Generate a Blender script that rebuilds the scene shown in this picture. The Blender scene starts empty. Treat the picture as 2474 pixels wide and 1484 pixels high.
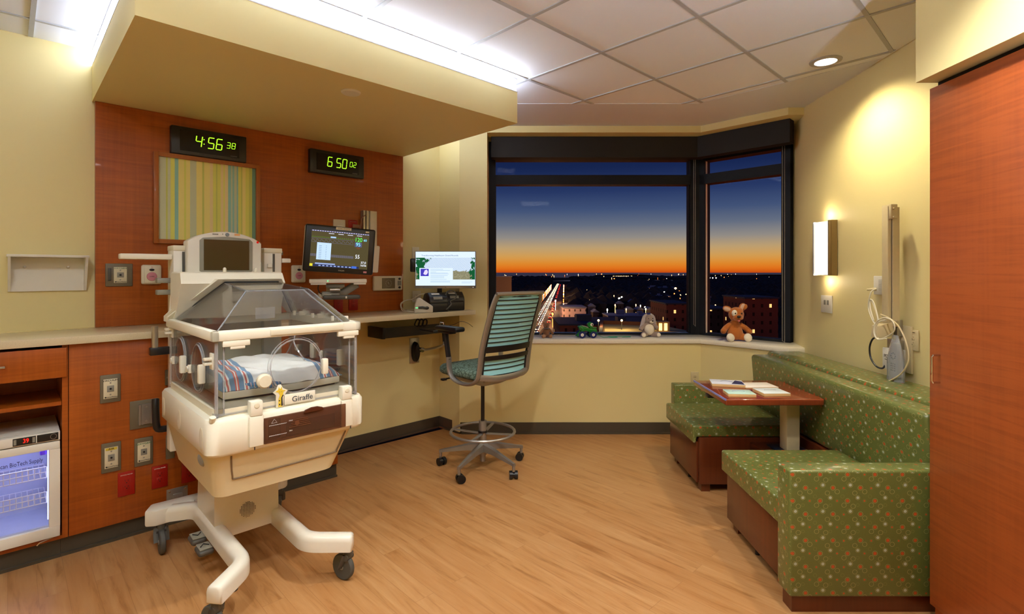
import bpy, bmesh, math, random
from mathutils import Vector, Matrix, Euler
random.seed(7)
C = bpy.context.scene.collection
PI = math.pi
# ------------------------------------------------------------------ frames
U1 = (0.716, 0.698); U2 = (-0.698, 0.716)
AH = math.atan2(0.698, 0.716)          # head wall direction
ANG = {'W': 0.0, 'H': AH, 'R': -PI/2}
def HW(s, d): return (U1[0]*s+U2[0]*d, U1[1]*s+U2[1]*d)
def frame_pt(fr, x, y, z=0.0):
    a = ANG[fr]; c, s_ = math.cos(a), math.sin(a)
    return Vector((c*x-s_*y, s_*x+c*y, z))
def to_frame(fr, X, Y):
    a = ANG[fr]; c, s_ = math.cos(a), math.sin(a)
    return (c*X+s_*Y, -s_*X+c*Y)
def on_head(px, py, d=4.05):
    """where a sight line meets the upright plane d of the head wall -> (s, z)"""
    a = (px-1237)/1250.0
    Y = d/(U2[0]*a+U2[1]); return (U1[0]*a*Y+U1[1]*Y, 1.5-(py-658)/1250.0*Y)
def at(px, py, Y): return ((px-1237)/1250.0*Y, Y, 1.5-(py-658)/1250.0*Y)

# ------------------------------------------------------------------ materials
def lin(c):
    return tuple(((v/255.0)/12.92 if v/255.0 <= 0.04045 else ((v/255.0+0.055)/1.055)**2.4) for v in c)
class NT:
    def __init__(s, m):
        m.use_nodes = True; s.t = m.node_tree; s.t.nodes.clear()
        s.out = s.t.nodes.new('ShaderNodeOutputMaterial')
    def n(s, typ, **kw):
        nd = s.t.nodes.new(typ)
        for k, v in kw.items():
            if k.startswith('i_'): nd.inputs[k[2:].replace('_', ' ')].default_value = v
            else: setattr(nd, k, v)
        return nd
    def l(s, a, b): s.t.links.new(a, b)
    def math(s, op, a, b=None, c=None):
        nd = s.t.nodes.new('ShaderNodeMath'); nd.operation = op
        for i, v in enumerate((a, b, c)):
            if v is None: continue
            if isinstance(v, (int, float)): nd.inputs[i].default_value = v
            else: s.l(v, nd.inputs[i])
        return nd.outputs[0]
    def mix(s, fac, a, b):
        nd = s.t.nodes.new('ShaderNodeMix'); nd.data_type = 'RGBA'
        for i, v in ((0, fac), (6, a), (7, b)):
            if isinstance(v, (int, float)): nd.inputs[i].default_value = v
            elif isinstance(v, tuple): nd.inputs[i].default_value = (v[0], v[1], v[2], 1)
            else: s.l(v, nd.inputs[i])
        return nd.outputs[2]
    def ramp(s, fac, stops, interp='LINEAR'):
        nd = s.t.nodes.new('ShaderNodeValToRGB'); r = nd.color_ramp; r.interpolation = interp
        while len(r.elements) > 1: r.elements.remove(r.elements[-1])
        for i, (p, c) in enumerate(stops):
            e = r.elements[0] if i == 0 else r.elements.new(p)
            e.position = p; e.color = (c[0], c[1], c[2], 1)
        s.l(fac, nd.inputs[0]); return nd.outputs[0]
    def coord(s, kind='Object', scale=(1, 1, 1), rot=(0, 0, 0)):
        tc = s.n('ShaderNodeTexCoord'); mp = s.n('ShaderNodeMapping')
        mp.inputs['Scale'].default_value = scale; mp.inputs['Rotation'].default_value = rot
        s.l(tc.outputs[kind], mp.inputs[0]); return mp.outputs[0]
    def noise(s, vec, scale=5, detail=3, rough=0.5, dist=0):
        nd = s.n('ShaderNodeTexNoise'); nd.inputs['Scale'].default_value = scale
        nd.inputs['Detail'].default_value = detail; nd.inputs['Roughness'].default_value = rough
        nd.inputs['Distortion'].default_value = dist
        s.l(vec, nd.inputs['Vector']); return nd.outputs['Fac']
    def bsdf(s, col, rough=0.5, metal=0.0, coat=0.0, bump=None, bstr=0.1, bdist=0.002, spec=0.5, alpha=None, sheen=0):
        b = s.n('ShaderNodeBsdfPrincipled')
        if isinstance(col, tuple): b.inputs['Base Color'].default_value = (col[0], col[1], col[2], 1)
        else: s.l(col, b.inputs['Base Color'])
        if isinstance(rough, (int, float)): b.inputs['Roughness'].default_value = rough
        else: s.l(rough, b.inputs['Roughness'])
        b.inputs['Metallic'].default_value = metal
        b.inputs['Coat Weight'].default_value = coat
        b.inputs['Specular IOR Level'].default_value = spec
        b.inputs['Sheen Weight'].default_value = sheen
        if bump is not None:
            bp = s.n('ShaderNodeBump'); bp.inputs['Strength'].default_value = bstr
            bp.inputs['Distance'].default_value = bdist
            s.l(bump, bp.inputs['Height']); s.l(bp.outputs[0], b.inputs['Normal'])
        s.l(b.outputs[0], s.out.inputs[0]); return b
MATS = {}
def simple(name, rgb, rough=0.5, metal=0.0, coat=0.0, var=0.06, vs=30, bstr=0.0, spec=0.5, sheen=0):
    if name in MATS: return MATS[name]
    m = bpy.data.materials.new(name); t = NT(m); c = lin(rgb)
    v = t.coord('Object'); nz = t.noise(v, vs, 3)
    d = tuple(x*(1-var) for x in c); u = tuple(min(1, x*(1+var)) for x in c)
    t.bsdf(t.mix(nz, d, u), rough, metal, coat, nz if bstr else None, bstr, 0.002, spec, None, sheen)
    MATS[name] = m; return m
def emis(name, rgb, strength):
    if name in MATS: return MATS[name]
    m = bpy.data.materials.new(name); t = NT(m); e = t.n('ShaderNodeEmission'); c = lin(rgb)
    e.inputs[0].default_value = (c[0], c[1], c[2], 1); e.inputs[1].default_value = strength
    t.l(e.outputs[0], t.out.inputs[0]); MATS[name] = m; return m
def clear(name, tint=(250, 252, 255), refl=1.0, ior=1.45, rough=0.02, haze=0.0, hazec=(235, 238, 240)):
    m = bpy.data.materials.new(name); t = NT(m)
    tr = t.n('ShaderNodeBsdfTransparent'); c = lin(tint); tr.inputs[0].default_value = (c[0], c[1], c[2], 1)
    gl = t.n('ShaderNodeBsdfGlossy'); gl.inputs['Roughness'].default_value = rough
    lw = t.n('ShaderNodeFresnel'); lw.inputs[0].default_value = ior
    mx = t.n('ShaderNodeMixShader'); t.l(t.math('MULTIPLY', lw.outputs[0], refl), mx.inputs[0])
    t.l(tr.outputs[0], mx.inputs[1]); t.l(gl.outputs[0], mx.inputs[2])
    last = mx
    if haze > 0:
        df = t.n('ShaderNodeBsdfDiffuse'); hc = lin(hazec); df.inputs[0].default_value = (hc[0], hc[1], hc[2], 1)
        m2 = t.n('ShaderNodeMixShader'); m2.inputs[0].default_value = haze
        t.l(mx.outputs[0], m2.inputs[1]); t.l(df.outputs[0], m2.inputs[2]); last = m2
    t.l(last.outputs[0], t.out.inputs[0]); MATS[name] = m; return m

def m_paint(name, rgb, rough=0.55):
    m = bpy.data.materials.new(name); t = NT(m); c = lin(rgb)
    v = t.coord('Object'); a = t.noise(v, 90, 2); b = t.noise(v, 1.3, 2)
    t.bsdf(t.mix(b, tuple(x*0.97 for x in c), c), rough, bump=a, bstr=0.06, bdist=0.001, spec=0.35); return m
WALL = m_paint('cream_wall_paint', (227, 211, 152))
SOFF = m_paint('cream_soffit_paint', (227, 211, 152))
def m_wood(name, dark, light, fig=1.0, rough=0.38, coat=0.15, axis='UV'):
    m = bpy.data.materials.new(name); t = NT(m)
    v1 = t.coord(axis, (1.6, 26, 26)); f = t.noise(v1, 1.7, 3, 0.55, 0.9)       # cross figure
    v2 = t.coord(axis, (34, 0.9, 0.9)); g = t.noise(v2, 1.5, 4, 0.6)          # upright grain
    v3 = t.coord(axis, (2.2, 0.5, 0.5)); h = t.noise(v3, 2.0, 2)
    k = t.math('ADD', t.math('ADD', t.math('MULTIPLY', f, 0.42*fig), t.math('MULTIPLY', g, 0.28)), t.math('MULTIPLY', h, 0.30))
    col = t.ramp(k, [(0.30, lin(dark)), (0.70, lin(light))])
    t.bsdf(col, rough, coat=coat, bump=g, bstr=0.03, spec=0.4); return m
CHERRY = m_wood('figured_cherry_laminate', (130, 58, 10), (180, 91, 20))
CHERRY2 = m_wood('wardrobe_cherry_laminate', (116, 50, 20), (158, 78, 34), 1.6)
SOFAWOOD = m_wood('sofa_cherry_wood', (82, 35, 14), (120, 56, 24), 0.3, 0.3, 0.3)
OAK = m_wood('honey_frame_wood', (160, 92, 40), (190, 118, 58), 0.2)

def m_floor():
    m = bpy.data.materials.new('maple_plank_floor'); t = NT(m)
    v = t.coord('Object', (1, 1, 1), (0, 0, -(AH+PI/2)))   # planks run square to the head wall
    br = t.n('ShaderNodeTexBrick'); br.offset = 0.37; br.offset_frequency = 2
    br.inputs['Scale'].default_value = 1.0; br.inputs['Brick Width'].default_value = 1.22
    br.inputs['Row Height'].default_value = 0.102; br.inputs['Mortar Size'].default_value = 0.0009
    br.inputs['Color1'].default_value = (0, 0, 0, 1); br.inputs['Color2'].default_value = (1, 1, 1, 1)
    br.inputs['Mortar'].default_value = (0.5, 0.5, 0.5, 1); br.inputs['Bias'].default_value = 0.0
    t.l(v, br.inputs['Vector'])
    # grain, shifted from plank to plank
    sep = t.n('ShaderNodeVectorMath', operation='MULTIPLY'); t.l(v, sep.inputs[0]); sep.inputs[1].default_value = (1.5, 15, 1)
    off = t.n('ShaderNodeVectorMath', operation='MULTIPLY_ADD'); t.l(br.outputs['Color'], off.inputs[0]); off.inputs[1].default_value = (7, 3, 0); t.l(sep.outputs[0], off.inputs[2])
    g = t.noise(off.outputs[0], 1.6, 5, 0.62, 0.7)
    v2 = t.coord('Object', (1, 1, 1), (0, 0, -(AH+PI/2))); k2 = t.n('ShaderNodeVectorMath', operation='MULTIPLY'); t.l(v2, k2.inputs[0]); k2.inputs[1].default_value = (2.2, 5, 1)
    blot = t.noise(k2.outputs[0], 1.2, 2)
    a = t.ramp(g, [(0.28, lin((134, 90, 48))), (0.45, lin((174, 128, 80))), (0.75, lin((192, 150, 102)))])
    b = t.mix(t.math('MULTIPLY', br.outputs['Color'], 0.34), a, lin((158, 104, 54)))
    c = t.mix(t.math('MULTIPLY', blot, 0.28), b, lin((172, 114, 60)))
    d = t.mix(t.math('MULTIPLY', br.outputs['Fac'], 0.45), c, lin((120, 74, 40)))
    t.bsdf(d, t.math('MULTIPLY_ADD', g, 0.12, 0.26), bump=g, bstr=0.04, spec=0.45); return m
FLOOR = m_floor()
def m_stone(name, rgb, rough=0.22):
    m = bpy.data.materials.new(name); t = NT(m); c = lin(rgb)
    v = t.coord('Object'); a = t.noise(v, 260, 2, 0.7); b = t.noise(v, 3, 2)
    col = t.ramp(a, [(0.30, tuple(x*0.72 for x in c)), (0.42, c), (0.62, c), (0.72, tuple(min(1, x*1.15) for x in c))])
    t.bsdf(t.mix(t.math('MULTIPLY', b, 0.2), col, tuple(x*0.9 for x in c)), rough, spec=0.5); return m
STONE = m_stone('speckled_quartz', (212, 198, 164))
SILL = m_stone('pale_sill_quartz', (232, 226, 210), 0.14)

def m_fabric():
    m = bpy.data.materials.new('green_dotted_vinyl'); t = NT(m)
    tc = t.n('ShaderNodeTexCoord'); mp = t.n('ShaderNodeMapping'); mp.inputs['Scale'].default_value = (1/0.120, 1/0.115, 1)
    t.l(tc.outputs['UV'], mp.inputs[0])
    base = lin((94, 101, 48)); col = None
    nz = t.noise(t.coord('UV', (1, 1, 1)), 600, 2)
    col = t.mix(nz, tuple(x*0.86 for x in base), tuple(x*1.1 for x in base))
    cream = lin((196, 186, 120)); dim = lin((134, 136, 72)); orange = lin((178, 78, 32)); grey = lin((166, 174, 156))
    dots = [(748, 747, 8.5, 13, grey, cream), (788, 815, 8, 12, grey, cream), (802, 762, 9, 13, orange, cream), (733, 832, 9, 13, orange, cream),
            (713, 764, 5, 8.5, orange, dim), (824, 832, 5, 8.5, orange, dim), (772, 790, 0, 12, None, cream), (825, 783, 0, 12, None, cream),
            (714, 855, 0, 12, None, cream), (763, 861, 0, 12, None, cream), (788, 855, 0, 8, None, dim), (706, 808, 0, 9, None, dim), (735, 738, 0, 8, None, dim)]
    for (x, y, rf, rr, cf, cr) in dots:
        cx, cy = (x-700)/147.0, -(y-740)/141.0
        s1 = t.n('ShaderNodeVectorMath', operation='SUBTRACT'); t.l(mp.outputs[0], s1.inputs[0]); s1.inputs[1].default_value = (cx-0.5, cy-0.5, 0)
        s2 = t.n('ShaderNodeVectorMath', operation='FRACTION'); t.l(s1.outputs[0], s2.inputs[0])
        s3 = t.n('ShaderNodeVectorMath', operation='SUBTRACT'); t.l(s2.outputs[0], s3.inputs[0]); s3.inputs[1].default_value = (0.5, 0.5, 0)
        s4 = t.n('ShaderNodeVectorMath', operation='MULTIPLY'); t.l(s3.outputs[0], s4.inputs[0]); s4.inputs[1].default_value = (1, 1, 0)
        ln = t.n('ShaderNodeVectorMath', operation='LENGTH'); t.l(s4.outputs[0], ln.inputs[0]); L = ln.outputs['Value']
        ring = t.math('LESS_THAN', t.math('ABSOLUTE', t.math('SUBTRACT', L, rr/144.0)), 0.0062)
        col = t.mix(t.math('MULTIPLY', ring, 0.45), col, cr)
        if rf: col = t.mix(t.math('LESS_THAN', L, rf/144.0), col, cf)
    t.bsdf(col, 0.34, bump=nz, bstr=0.05, spec=0.5, coat=0.3); return m
FABRIC = m_fabric()
def m_art():
    m = bpy.data.materials.new('striped_art_panel'); t = NT(m)
    tc = t.n('ShaderNodeTexCoord'); sp = t.n('ShaderNodeSeparateXYZ'); t.l(tc.outputs['UV'], sp.inputs[0])
    x = t.math('DIVIDE', t.math('SUBTRACT', sp.outputs[0], 0.705), 0.60)
    y = lin((246, 234, 140)); g = lin((200, 212, 100)); b = lin((118, 196, 200)); p = lin((244, 226, 170)); gr = lin((200, 212, 184)); dk = lin((60, 142, 134)); yy = lin((228, 232, 110))
    st = [(0, gr), (.07, g), (.085, gr), (.11, yy), (.15, b), (.185, y), (.24, yy), (.26, y), (.30, gr), (.36, y), (.42, g), (.44, y), (.50, p), (.53, yy), (.56, g), (.575, yy), (.61, p), (.64, yy), (.655, p), (.69, b), (.72, gr), (.735, b), (.755, gr), (.785, b), (.80, yy), (.83, g), (.845, y), (.88, yy), (.92, g), (.955, dk)]
    nd = t.ramp(x, st, 'CONSTANT')
    nz = t.noise(t.coord('UV', (60, 0.6, 1)), 3, 2)
    t.bsdf(t.mix(t.math('MULTIPLY', nz, 0.35), nd, lin((222, 216, 150))), 0.35, spec=0.4); return m
ART = m_art()
def m_seat():
    m = bpy.data.materials.new('blue_network_upholstery'); t = NT(m)
    vo = t.n('ShaderNodeTexVoronoi', feature='DISTANCE_TO_EDGE'); vo.inputs['Scale'].default_value = 34
    t.l(t.coord('Object'), vo.inputs['Vector'])
    k = t.math('LESS_THAN', vo.outputs['Distance'], 0.07)
    t.bsdf(t.mix(k, lin((110, 134, 122)), lin((66, 84, 70))), 0.75, spec=0.3); return m
def m_mesh():
    m = bpy.data.materials.new('teal_knit_mesh'); t = NT(m)
    w = t.n('ShaderNodeTexWave', wave_type='BANDS', bands_direction='DIAGONAL'); w.inputs['Scale'].default_value = 160
    t.l(t.coord('Object'), w.inputs['Vector'])
    b = t.bsdf(t.mix(w.outputs['Fac'], lin((124, 200, 216)), lin((178, 234, 244))), 0.6, spec=0.3)
    tr = t.n('ShaderNodeBsdfTransparent'); mx = t.n('ShaderNodeMixShader'); mx.inputs[0].default_value = 0.86
    t.l(tr.outputs[0], mx.inputs[1]); t.l(b.outputs[0], mx.inputs[2]); t.l(mx.outputs[0], t.out.inputs[0]); return m
def m_fur(name, rgb, var=0.25):
    m = bpy.data.materials.new(name); t = NT(m); c = lin(rgb)
    n_ = t.noise(t.coord('Object', (1, 1, 1)), 140, 3, 0.7)
    t.bsdf(t.mix(n_, tuple(x*(1-var) for x in c), tuple(min(1, x*(1+var)) for x in c)), 0.9, bump=n_, bstr=0.6, bdist=0.004, spec=0.1, sheen=0.4); return m

WHITE = simple('warm_white_plastic', (234, 230, 210), 0.32, var=0.02)
WHITE2 = simple('cool_white_plastic', (226, 222, 208), 0.35, var=0.02)
OFFW = simple('ivory_plastic', (222, 215, 190), 0.4, var=0.03)
DRAWERW = simple('tan_tub_plastic', (222, 210, 172), 0.4, var=0.03)
BASEW = simple('chassis_paint', (222, 218, 202), 0.28, coat=0.3, var=0.03)
GREYP = simple('grey_plastic', (136, 134, 122), 0.45, var=0.04)
DGREY = simple('dark_grey_plastic', (74, 72, 66), 0.5)
PLATE = simple('taupe_wall_plate', (104, 94, 74), 0.45)
BLACK = simple('black_plastic', (18, 18, 20), 0.35)
BLACKM = simple('matte_black', (10, 10, 11), 0.7)
NAVYF = simple('dark_window_frame', (13, 18, 28), 0.55, spec=.25)
VAL = simple('bronze_shade_fascia', (34, 31, 29), 0.6, spec=.25)
STEEL = simple('brushed_steel', (178, 174, 166), 0.3, 0.9)
CHROME = simple('polished_chrome', (220, 220, 220), 0.1, 1.0)
SILVER = simple('silver_paint', (156, 152, 146), 0.33, 0.7)
RED = simple('red_outlet_plastic', (158, 20, 10), 0.35)
BASEB = simple('dark_brown_rubber_base', (70, 62, 50), 0.5)
RUBBER = simple('grey_rubber', (72, 72, 68), 0.6)
TANM = simple('beige_enamel', (206, 190, 148), 0.35)
LABELM = simple('cream_label', (214, 204, 172), 0.5)
INK = simple('black_ink', (22, 22, 22), 0.6)
WINK = simple('white_ink', (230, 228, 220), 0.6)
GREENI = simple('green_ink', (40, 110, 70), 0.6)
YELI = simple('yellow_ink', (214, 190, 60), 0.6)
PINK = simple('pink_button', (206, 134, 146), 0.4)
CEILM = m_paint('acoustic_tile_white', (238, 244, 252), 0.85)
CEILB = m_paint('gypsum_ceiling_white', (216, 222, 232), 0.8)
TBAR = simple('ceiling_grid_white', (176, 180, 184), 0.5)
ACRYL = clear('clear_acrylic', (254, 255, 255), 0.8, 1.38, 0.03, 0.006)
ACRYLE = clear('acrylic_edge', (250, 252, 254), 1.0, 1.5, 0.08, 0.22, (250, 252, 255))
GLASS = clear('window_glass', (250, 252, 255), 0.06, 1.3, 0.0)
SMOKE = clear('smoked_amber_plastic', (206, 172, 152), 0.8, 1.45, 0.05, 0.26, (134, 98, 76))
PLASTICBAG = clear('clear_bag_film', (240, 243, 245), 1.0, 1.5, 0.15, 0.25)

# ------------------------------------------------------------------ mesh builder
class MB:
    def __init__(s): s.bm = bmesh.new()
    def _mi(s, faces, mi):
        for f in faces: f.material_index = mi
    def _bevel(s, verts, b, seg, ang=0.35):
        es = set()
        for v in verts:
            for e in v.link_edges: es.add(e)
        es = [e for e in es if len(e.link_faces) == 2 and e.calc_face_angle(0) > ang]
        if es: bmesh.ops.bevel(s.bm, geom=es, offset=b, segments=seg, profile=0.5, affect='EDGES', clamp_overlap=True)
    def hexa(s, p, b=0, seg=2, mi=0):
        """8 points: bottom 4 ccw, top 4 ccw"""
        v = [s.bm.verts.new(q) for q in p]
        fs = [s.bm.faces.new([v[i] for i in q]) for q in ((3, 2, 1, 0), (4, 5, 6, 7), (0, 1, 5, 4), (1, 2, 6, 5), (2, 3, 7, 6), (3, 0, 4, 7))]
        s._mi(fs, mi)
        if b: 
            bmesh.ops.recalc_face_normals(s.bm, faces=fs); s._bevel(v, b, seg, 0.1)
        return s
    def box(s, x0, x1, y0, y1, z0, z1, b=0, seg=2, mi=0):
        return s.hexa([(x0, y0, z0), (x1, y0, z0), (x1, y1, z0), (x0, y1, z0), (x0, y0, z1), (x1, y0, z1), (x1, y1, z1), (x0, y1, z1)], b, seg, mi)
    def prism(s, poly, a0, a1, axis='z', b=0, seg=2, mi=0, ang=0.35):
        def P(u, v, a):
            return (u, v, a) if axis == 'z' else ((u, a, v) if axis == 'y' else (a, u, v))
        lo = [s.bm.verts.new(P(u, v, a0)) for u, v in poly]; hi = [s.bm.verts.new(P(u, v, a1)) for u, v in poly]
        n = len(poly); fs = [s.bm.faces.new(lo[::-1]), s.bm.faces.new(hi)]
        for i in range(n): fs.append(s.bm.faces.new((lo[i], lo[(i+1) % n], hi[(i+1) % n], hi[i])))
        s._mi(fs, mi); bmesh.ops.recalc_face_normals(s.bm, faces=fs)
        if b: s._bevel(lo+hi, b, seg, ang)
        return s
    def loft(s, rings, caps=True, mi=0, closed=True):
        vs = [[s.bm.verts.new(p) for p in r] for r in rings]; n = len(vs[0]); fs = []
        for a, b in zip(vs[:-1], vs[1:]):
            for i in range(n if closed else n-1):
                fs.append(s.bm.faces.new((a[i], a[(i+1) % n], b[(i+1) % n], b[i])))
        if caps and closed: fs.append(s.bm.faces.new(vs[0][::-1])); fs.append(s.bm.faces.new(vs[-1]))
        s._mi(fs, mi); bmesh.ops.recalc_face_normals(s.bm, faces=fs); return s
    def tube(s, pts, r, n=8, smooth=0, mi=0, closed=False, flat=None, up=None):
        pts = [Vector(p) for p in pts]
        if smooth:
            q = []; N = len(pts)
            for i in range(N if closed else N-1):
                if closed: p0, p1, p2, p3 = pts[i-1], pts[i], pts[(i+1) % N], pts[(i+2) % N]
                else: p0, p1, p2, p3 = pts[max(i-1, 0)], pts[i], pts[i+1], pts[min(i+2, N-1)]
                for k in range(smooth):
                    t = k/smooth
                    q.append(0.5*((2*p1)+(p2-p0)*t+(2*p0-5*p1+4*p2-p3)*t*t+(3*p1-p0-3*p2+p3)*t**3))
            if not closed: q.append(pts[-1])
            pts = q
        N = len(pts); rings = []; prev = None
        for i in range(N):
            if closed: tg = pts[(i+1) % N]-pts[i-1]
            else: tg = pts[min(i+1, N-1)]-pts[max(i-1, 0)]
            tg.normalize()
            if up is not None: a = Vector(up).cross(tg)
            elif prev is None: a = (Vector((0, 0, 1)) if abs(tg.z) < 0.9 else Vector((1, 0, 0))).cross(tg)
            else: a = prev-tg*prev.dot(tg)
            if a.length < 1e-6: a = Vector((1, 0, 0))
            a.normalize(); prev = a; b = tg.cross(a)
            rr = r[min(int(i*len(r)/N), len(r)-1)] if isinstance(r, (list, tuple)) else r
            ra, rb = (rr, rr) if flat is None else flat
            rings.append([tuple(pts[i]+a*(ra*math.cos(2*PI*k/n+PI/n))+b*(rb*math.sin(2*PI*k/n+PI/n))) for k in range(n)])
        if closed: rings.append(rings[0]); s.loft(rings, False, mi); bmesh.ops.remove_doubles(s.bm, verts=s.bm.verts[:], dist=1e-6)
        else: s.loft(rings, True, mi)
        return s
    def cyl(s, p0, p1, r0, r1=None, n=20, mi=0):
        p0, p1 = Vector(p0), Vector(p1); r1 = r0 if r1 is None else r1
        t = (p1-p0).normalized(); a = (Vector((0, 0, 1)) if abs(t.z) < 0.9 else Vector((1, 0, 0))).cross(t).normalized(); b = t.cross(a)
        R = [[tuple(p+a*(r*math.cos(2*PI*k/n))+b*(r*math.sin(2*PI*k/n))) for k in range(n)] for p, r in ((p0, r0), (p1, r1))]
        return s.loft(R, True, mi)
    def lathe(s, prof, c=(0, 0, 0), n=24, axis='z', mi=0):
        R = []
        for r, h in prof:
            r = max(r, 1e-4); ring = []
            for k in range(n):
                x, y = r*math.cos(2*PI*k/n), r*math.sin(2*PI*k/n)
                ring.append({'z': (c[0]+x, c[1]+y, c[2]+h), 'y': (c[0]+x, c[1]+h, c[2]+y), 'x': (c[0]+h, c[1]+x, c[2]+y)}[axis])
            R.append(ring)
        return s.loft(R, True, mi)
    def ball(s, c, r, rot=(0, 0, 0), n=16, mi=0):
        if isinstance(r, (int, float)): r = (r, r, r)
        M = Matrix.Translation(c) @ Euler(rot).to_matrix().to_4x4() @ Matrix.Diagonal((r[0], r[1], r[2], 1))
        res = bmesh.ops.create_uvsphere(s.bm, u_segments=n, v_segments=max(6, n//2+2), radius=1, matrix=M)
        fs = set(f for v in res['verts'] for f in v.link_faces); s._mi(fs, mi); return s
    def text(s, st, size, c, M=None, ex=0.0006, mi=0, align='CENTER', sx=1.0):
        """lettering standing on an upright face that looks towards -y"""
        cu = bpy.data.curves.new('tmp', 'FONT'); cu.body = st; cu.size = size; cu.extrude = ex; cu.align_x = align; cu.align_y = 'CENTER'; cu.resolution_u = 3
        ob = bpy.data.objects.new('tmp', cu); C.objects.link(ob)
        dg = bpy.context.evaluated_depsgraph_get(); dg.update(); me = bpy.data.meshes.new_from_object(ob.evaluated_get(dg))
        T = (M if M is not None else Matrix.Translation(c) @ Matrix.Rotation(PI/2, 4, 'X')) @ Matrix.Diagonal((sx, 1, 1, 1))
        me.transform(T); n0 = len(s.bm.faces); s.bm.from_mesh(me); s.bm.faces.ensure_lookup_table()
        for f in s.bm.faces[n0:]: f.material_index = mi
        bpy.data.objects.remove(ob); bpy.data.curves.remove(cu); bpy.data.meshes.remove(me); return s
    def build(s, name, mats, parent=None, origin=(0, 0, 0), smooth=True, loc=None, rot=None, sharp=0.6, recalc=False):
        bm = s.bm
        if recalc: bmesh.ops.recalc_face_normals(bm, faces=bm.faces[:])
        bm.normal_update(); uv = bm.loops.layers.uv.new('UVMap')
        for f in bm.faces:
            n = f.normal; ax = max(range(3), key=lambda i: abs(n[i]))
            for l in f.loops:
                p = l.vert.co
                l[uv].uv = (p.y, p.z) if ax == 0 else ((p.x, p.z) if ax == 1 else (p.x, p.y))
            f.smooth = smooth
        if smooth:
            for e in bm.edges:
                if len(e.link_faces) != 2 or e.calc_face_angle(0) > sharp: e.smooth = False
        bmesh.ops.translate(bm, verts=bm.verts[:], vec=(-origin[0], -origin[1], -origin[2]))
        me = bpy.data.meshes.new(name); bm.to_mesh(me); bm.free()
        for m in (mats if isinstance(mats, (list, tuple)) else [mats]): me.materials.append(m)
        o = bpy.data.objects.new(name, me); C.objects.link(o)
        if parent is not None: o.parent = parent
        if loc is not None: o.location = loc
        if rot is not None: o.rotation_euler = rot
        return o
def tag(o, label=None, cat=None, group=None, kind=None):
    if label: o['label'] = label
    if cat: o['category'] = cat
    if group: o['group'] = group
    if kind: o['kind'] = kind
    return o
class Thing:
    """an Empty at the base of a thing; parts are drawn in its frame's own coordinates"""
    def __init__(s, name, label, cat, origin, fr='W', group=None, rot=None, loc=None):
        s.o = bpy.data.objects.new(name, None); C.objects.link(s.o); s.o.empty_display_size = 0.1
        s.org = origin if loc is None else (0, 0, 0)
        s.o.location = frame_pt(fr, *origin) if loc is None else loc
        s.o.rotation_euler = (0, 0, ANG[fr]) if rot is None else rot
        tag(s.o, label, cat, group)
    def part(s, name, mb, mats, parent=None, label=None, **kw):
        o = mb.build(name, mats, parent if parent is not None else s.o, s.org, **kw)
        if label: o['label'] = label
        return o
def one(name, mb, mats, label, cat, origin=(0, 0, 0), fr='W', group=None, **kw):
    o = mb.build(name, mats, None, origin, **kw); o.location = frame_pt(fr, *origin); o.rotation_euler = (0, 0, ANG[fr])
    return tag(o, label, cat, group)
def struct(name, mb, mats, parent=None, fr='W', **kw):
    o = mb.build(name, mats, parent, **kw)
    if parent is None: o.rotation_euler = (0, 0, ANG[fr]); o['kind'] = 'structure'
    return o
def copy_tree(o, parent=None):
    c = o.copy(); C.objects.link(c)
    if parent is not None: c.parent = parent
    for ch in list(o.children): copy_tree(ch, c)
    return c

#===SETTING
ZC = 2.865
RW = lambda Y: 2.36+0.0394*(Y-3.0)       # the right wall drifts outward a little
room = [HW(-1.5, 4.2), HW(-1.5, -1.1), (2.9, -1.9), (2.9, 5.6), (-1.2, 5.6)]
struct('floor', MB().prism([HW(-1.55, 4.15), HW(-1.55, -1.1), (2.9, -1.9), (2.9, 5.28), (-.3, 5.28)], -0.1, 0), FLOOR)
struct('ceiling', MB().prism([HW(-1.55, 4.2), HW(-1.55, -1.1), (2.9, -1.9), (2.9, 5.35), (-1.2, 5.35)], ZC, ZC+0.12), CEILM)
# plaster border along the window bay
b = MB().prism([(-.75, 4.18), (1.50, 4.18), (1.755, 4.82), (-.75, 4.82)], ZC-0.004, ZC+0.01)
b.prism([(1.50, 4.18), (2.36, 3.30), (2.45, 4.30), (2.28, 4.29), (1.757, 4.82)], ZC-0.004, ZC+0.01)
struct('trim_1', b, CEILB)
b = MB()
for k in range(-5, 6):                  # grid bars square to the head wall
    s_ = 2.0+0.635*k
    d0 = -1.0; d1 = 4.08
    b.box(s_-0.011, s_+0.011, d0, d1, ZC-0.006, ZC+0.002)
for k in range(-2, 8):
    d_ = 1.91-0.63*k+1.26
    b.box(-1.5, 4.6, d_-0.011, d_+0.011, ZC-0.0055, ZC+0.002)
# keep the bars out of the plaster border and outside the walls
bm = b.bm
def clip(bm, co, no):
    g = bm.verts[:]+bm.edges[:]+bm.faces[:]
    bmesh.ops.bisect_plane(bm, geom=g, dist=1e-5, plane_co=co, plane_no=no, clear_outer=True)
def toH(x, y): 
    a = to_frame('H', x, y); return (a[0], a[1], 0)
nY = to_frame('H', 0, 1); clip(bm, toH(0, 4.18), (nY[0], nY[1], 0))
clip(bm, toH(1.50, 4.18), (1, 0.0, 0))
nX = to_frame('H', 1, 0); clip(bm, toH(2.35, 0), (nX[0], nX[1], 0)); clip(bm, toH(0, -1.6), (-nY[0], -nY[1], 0))
struct('trim_2', b, TBAR, fr='H')
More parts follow.
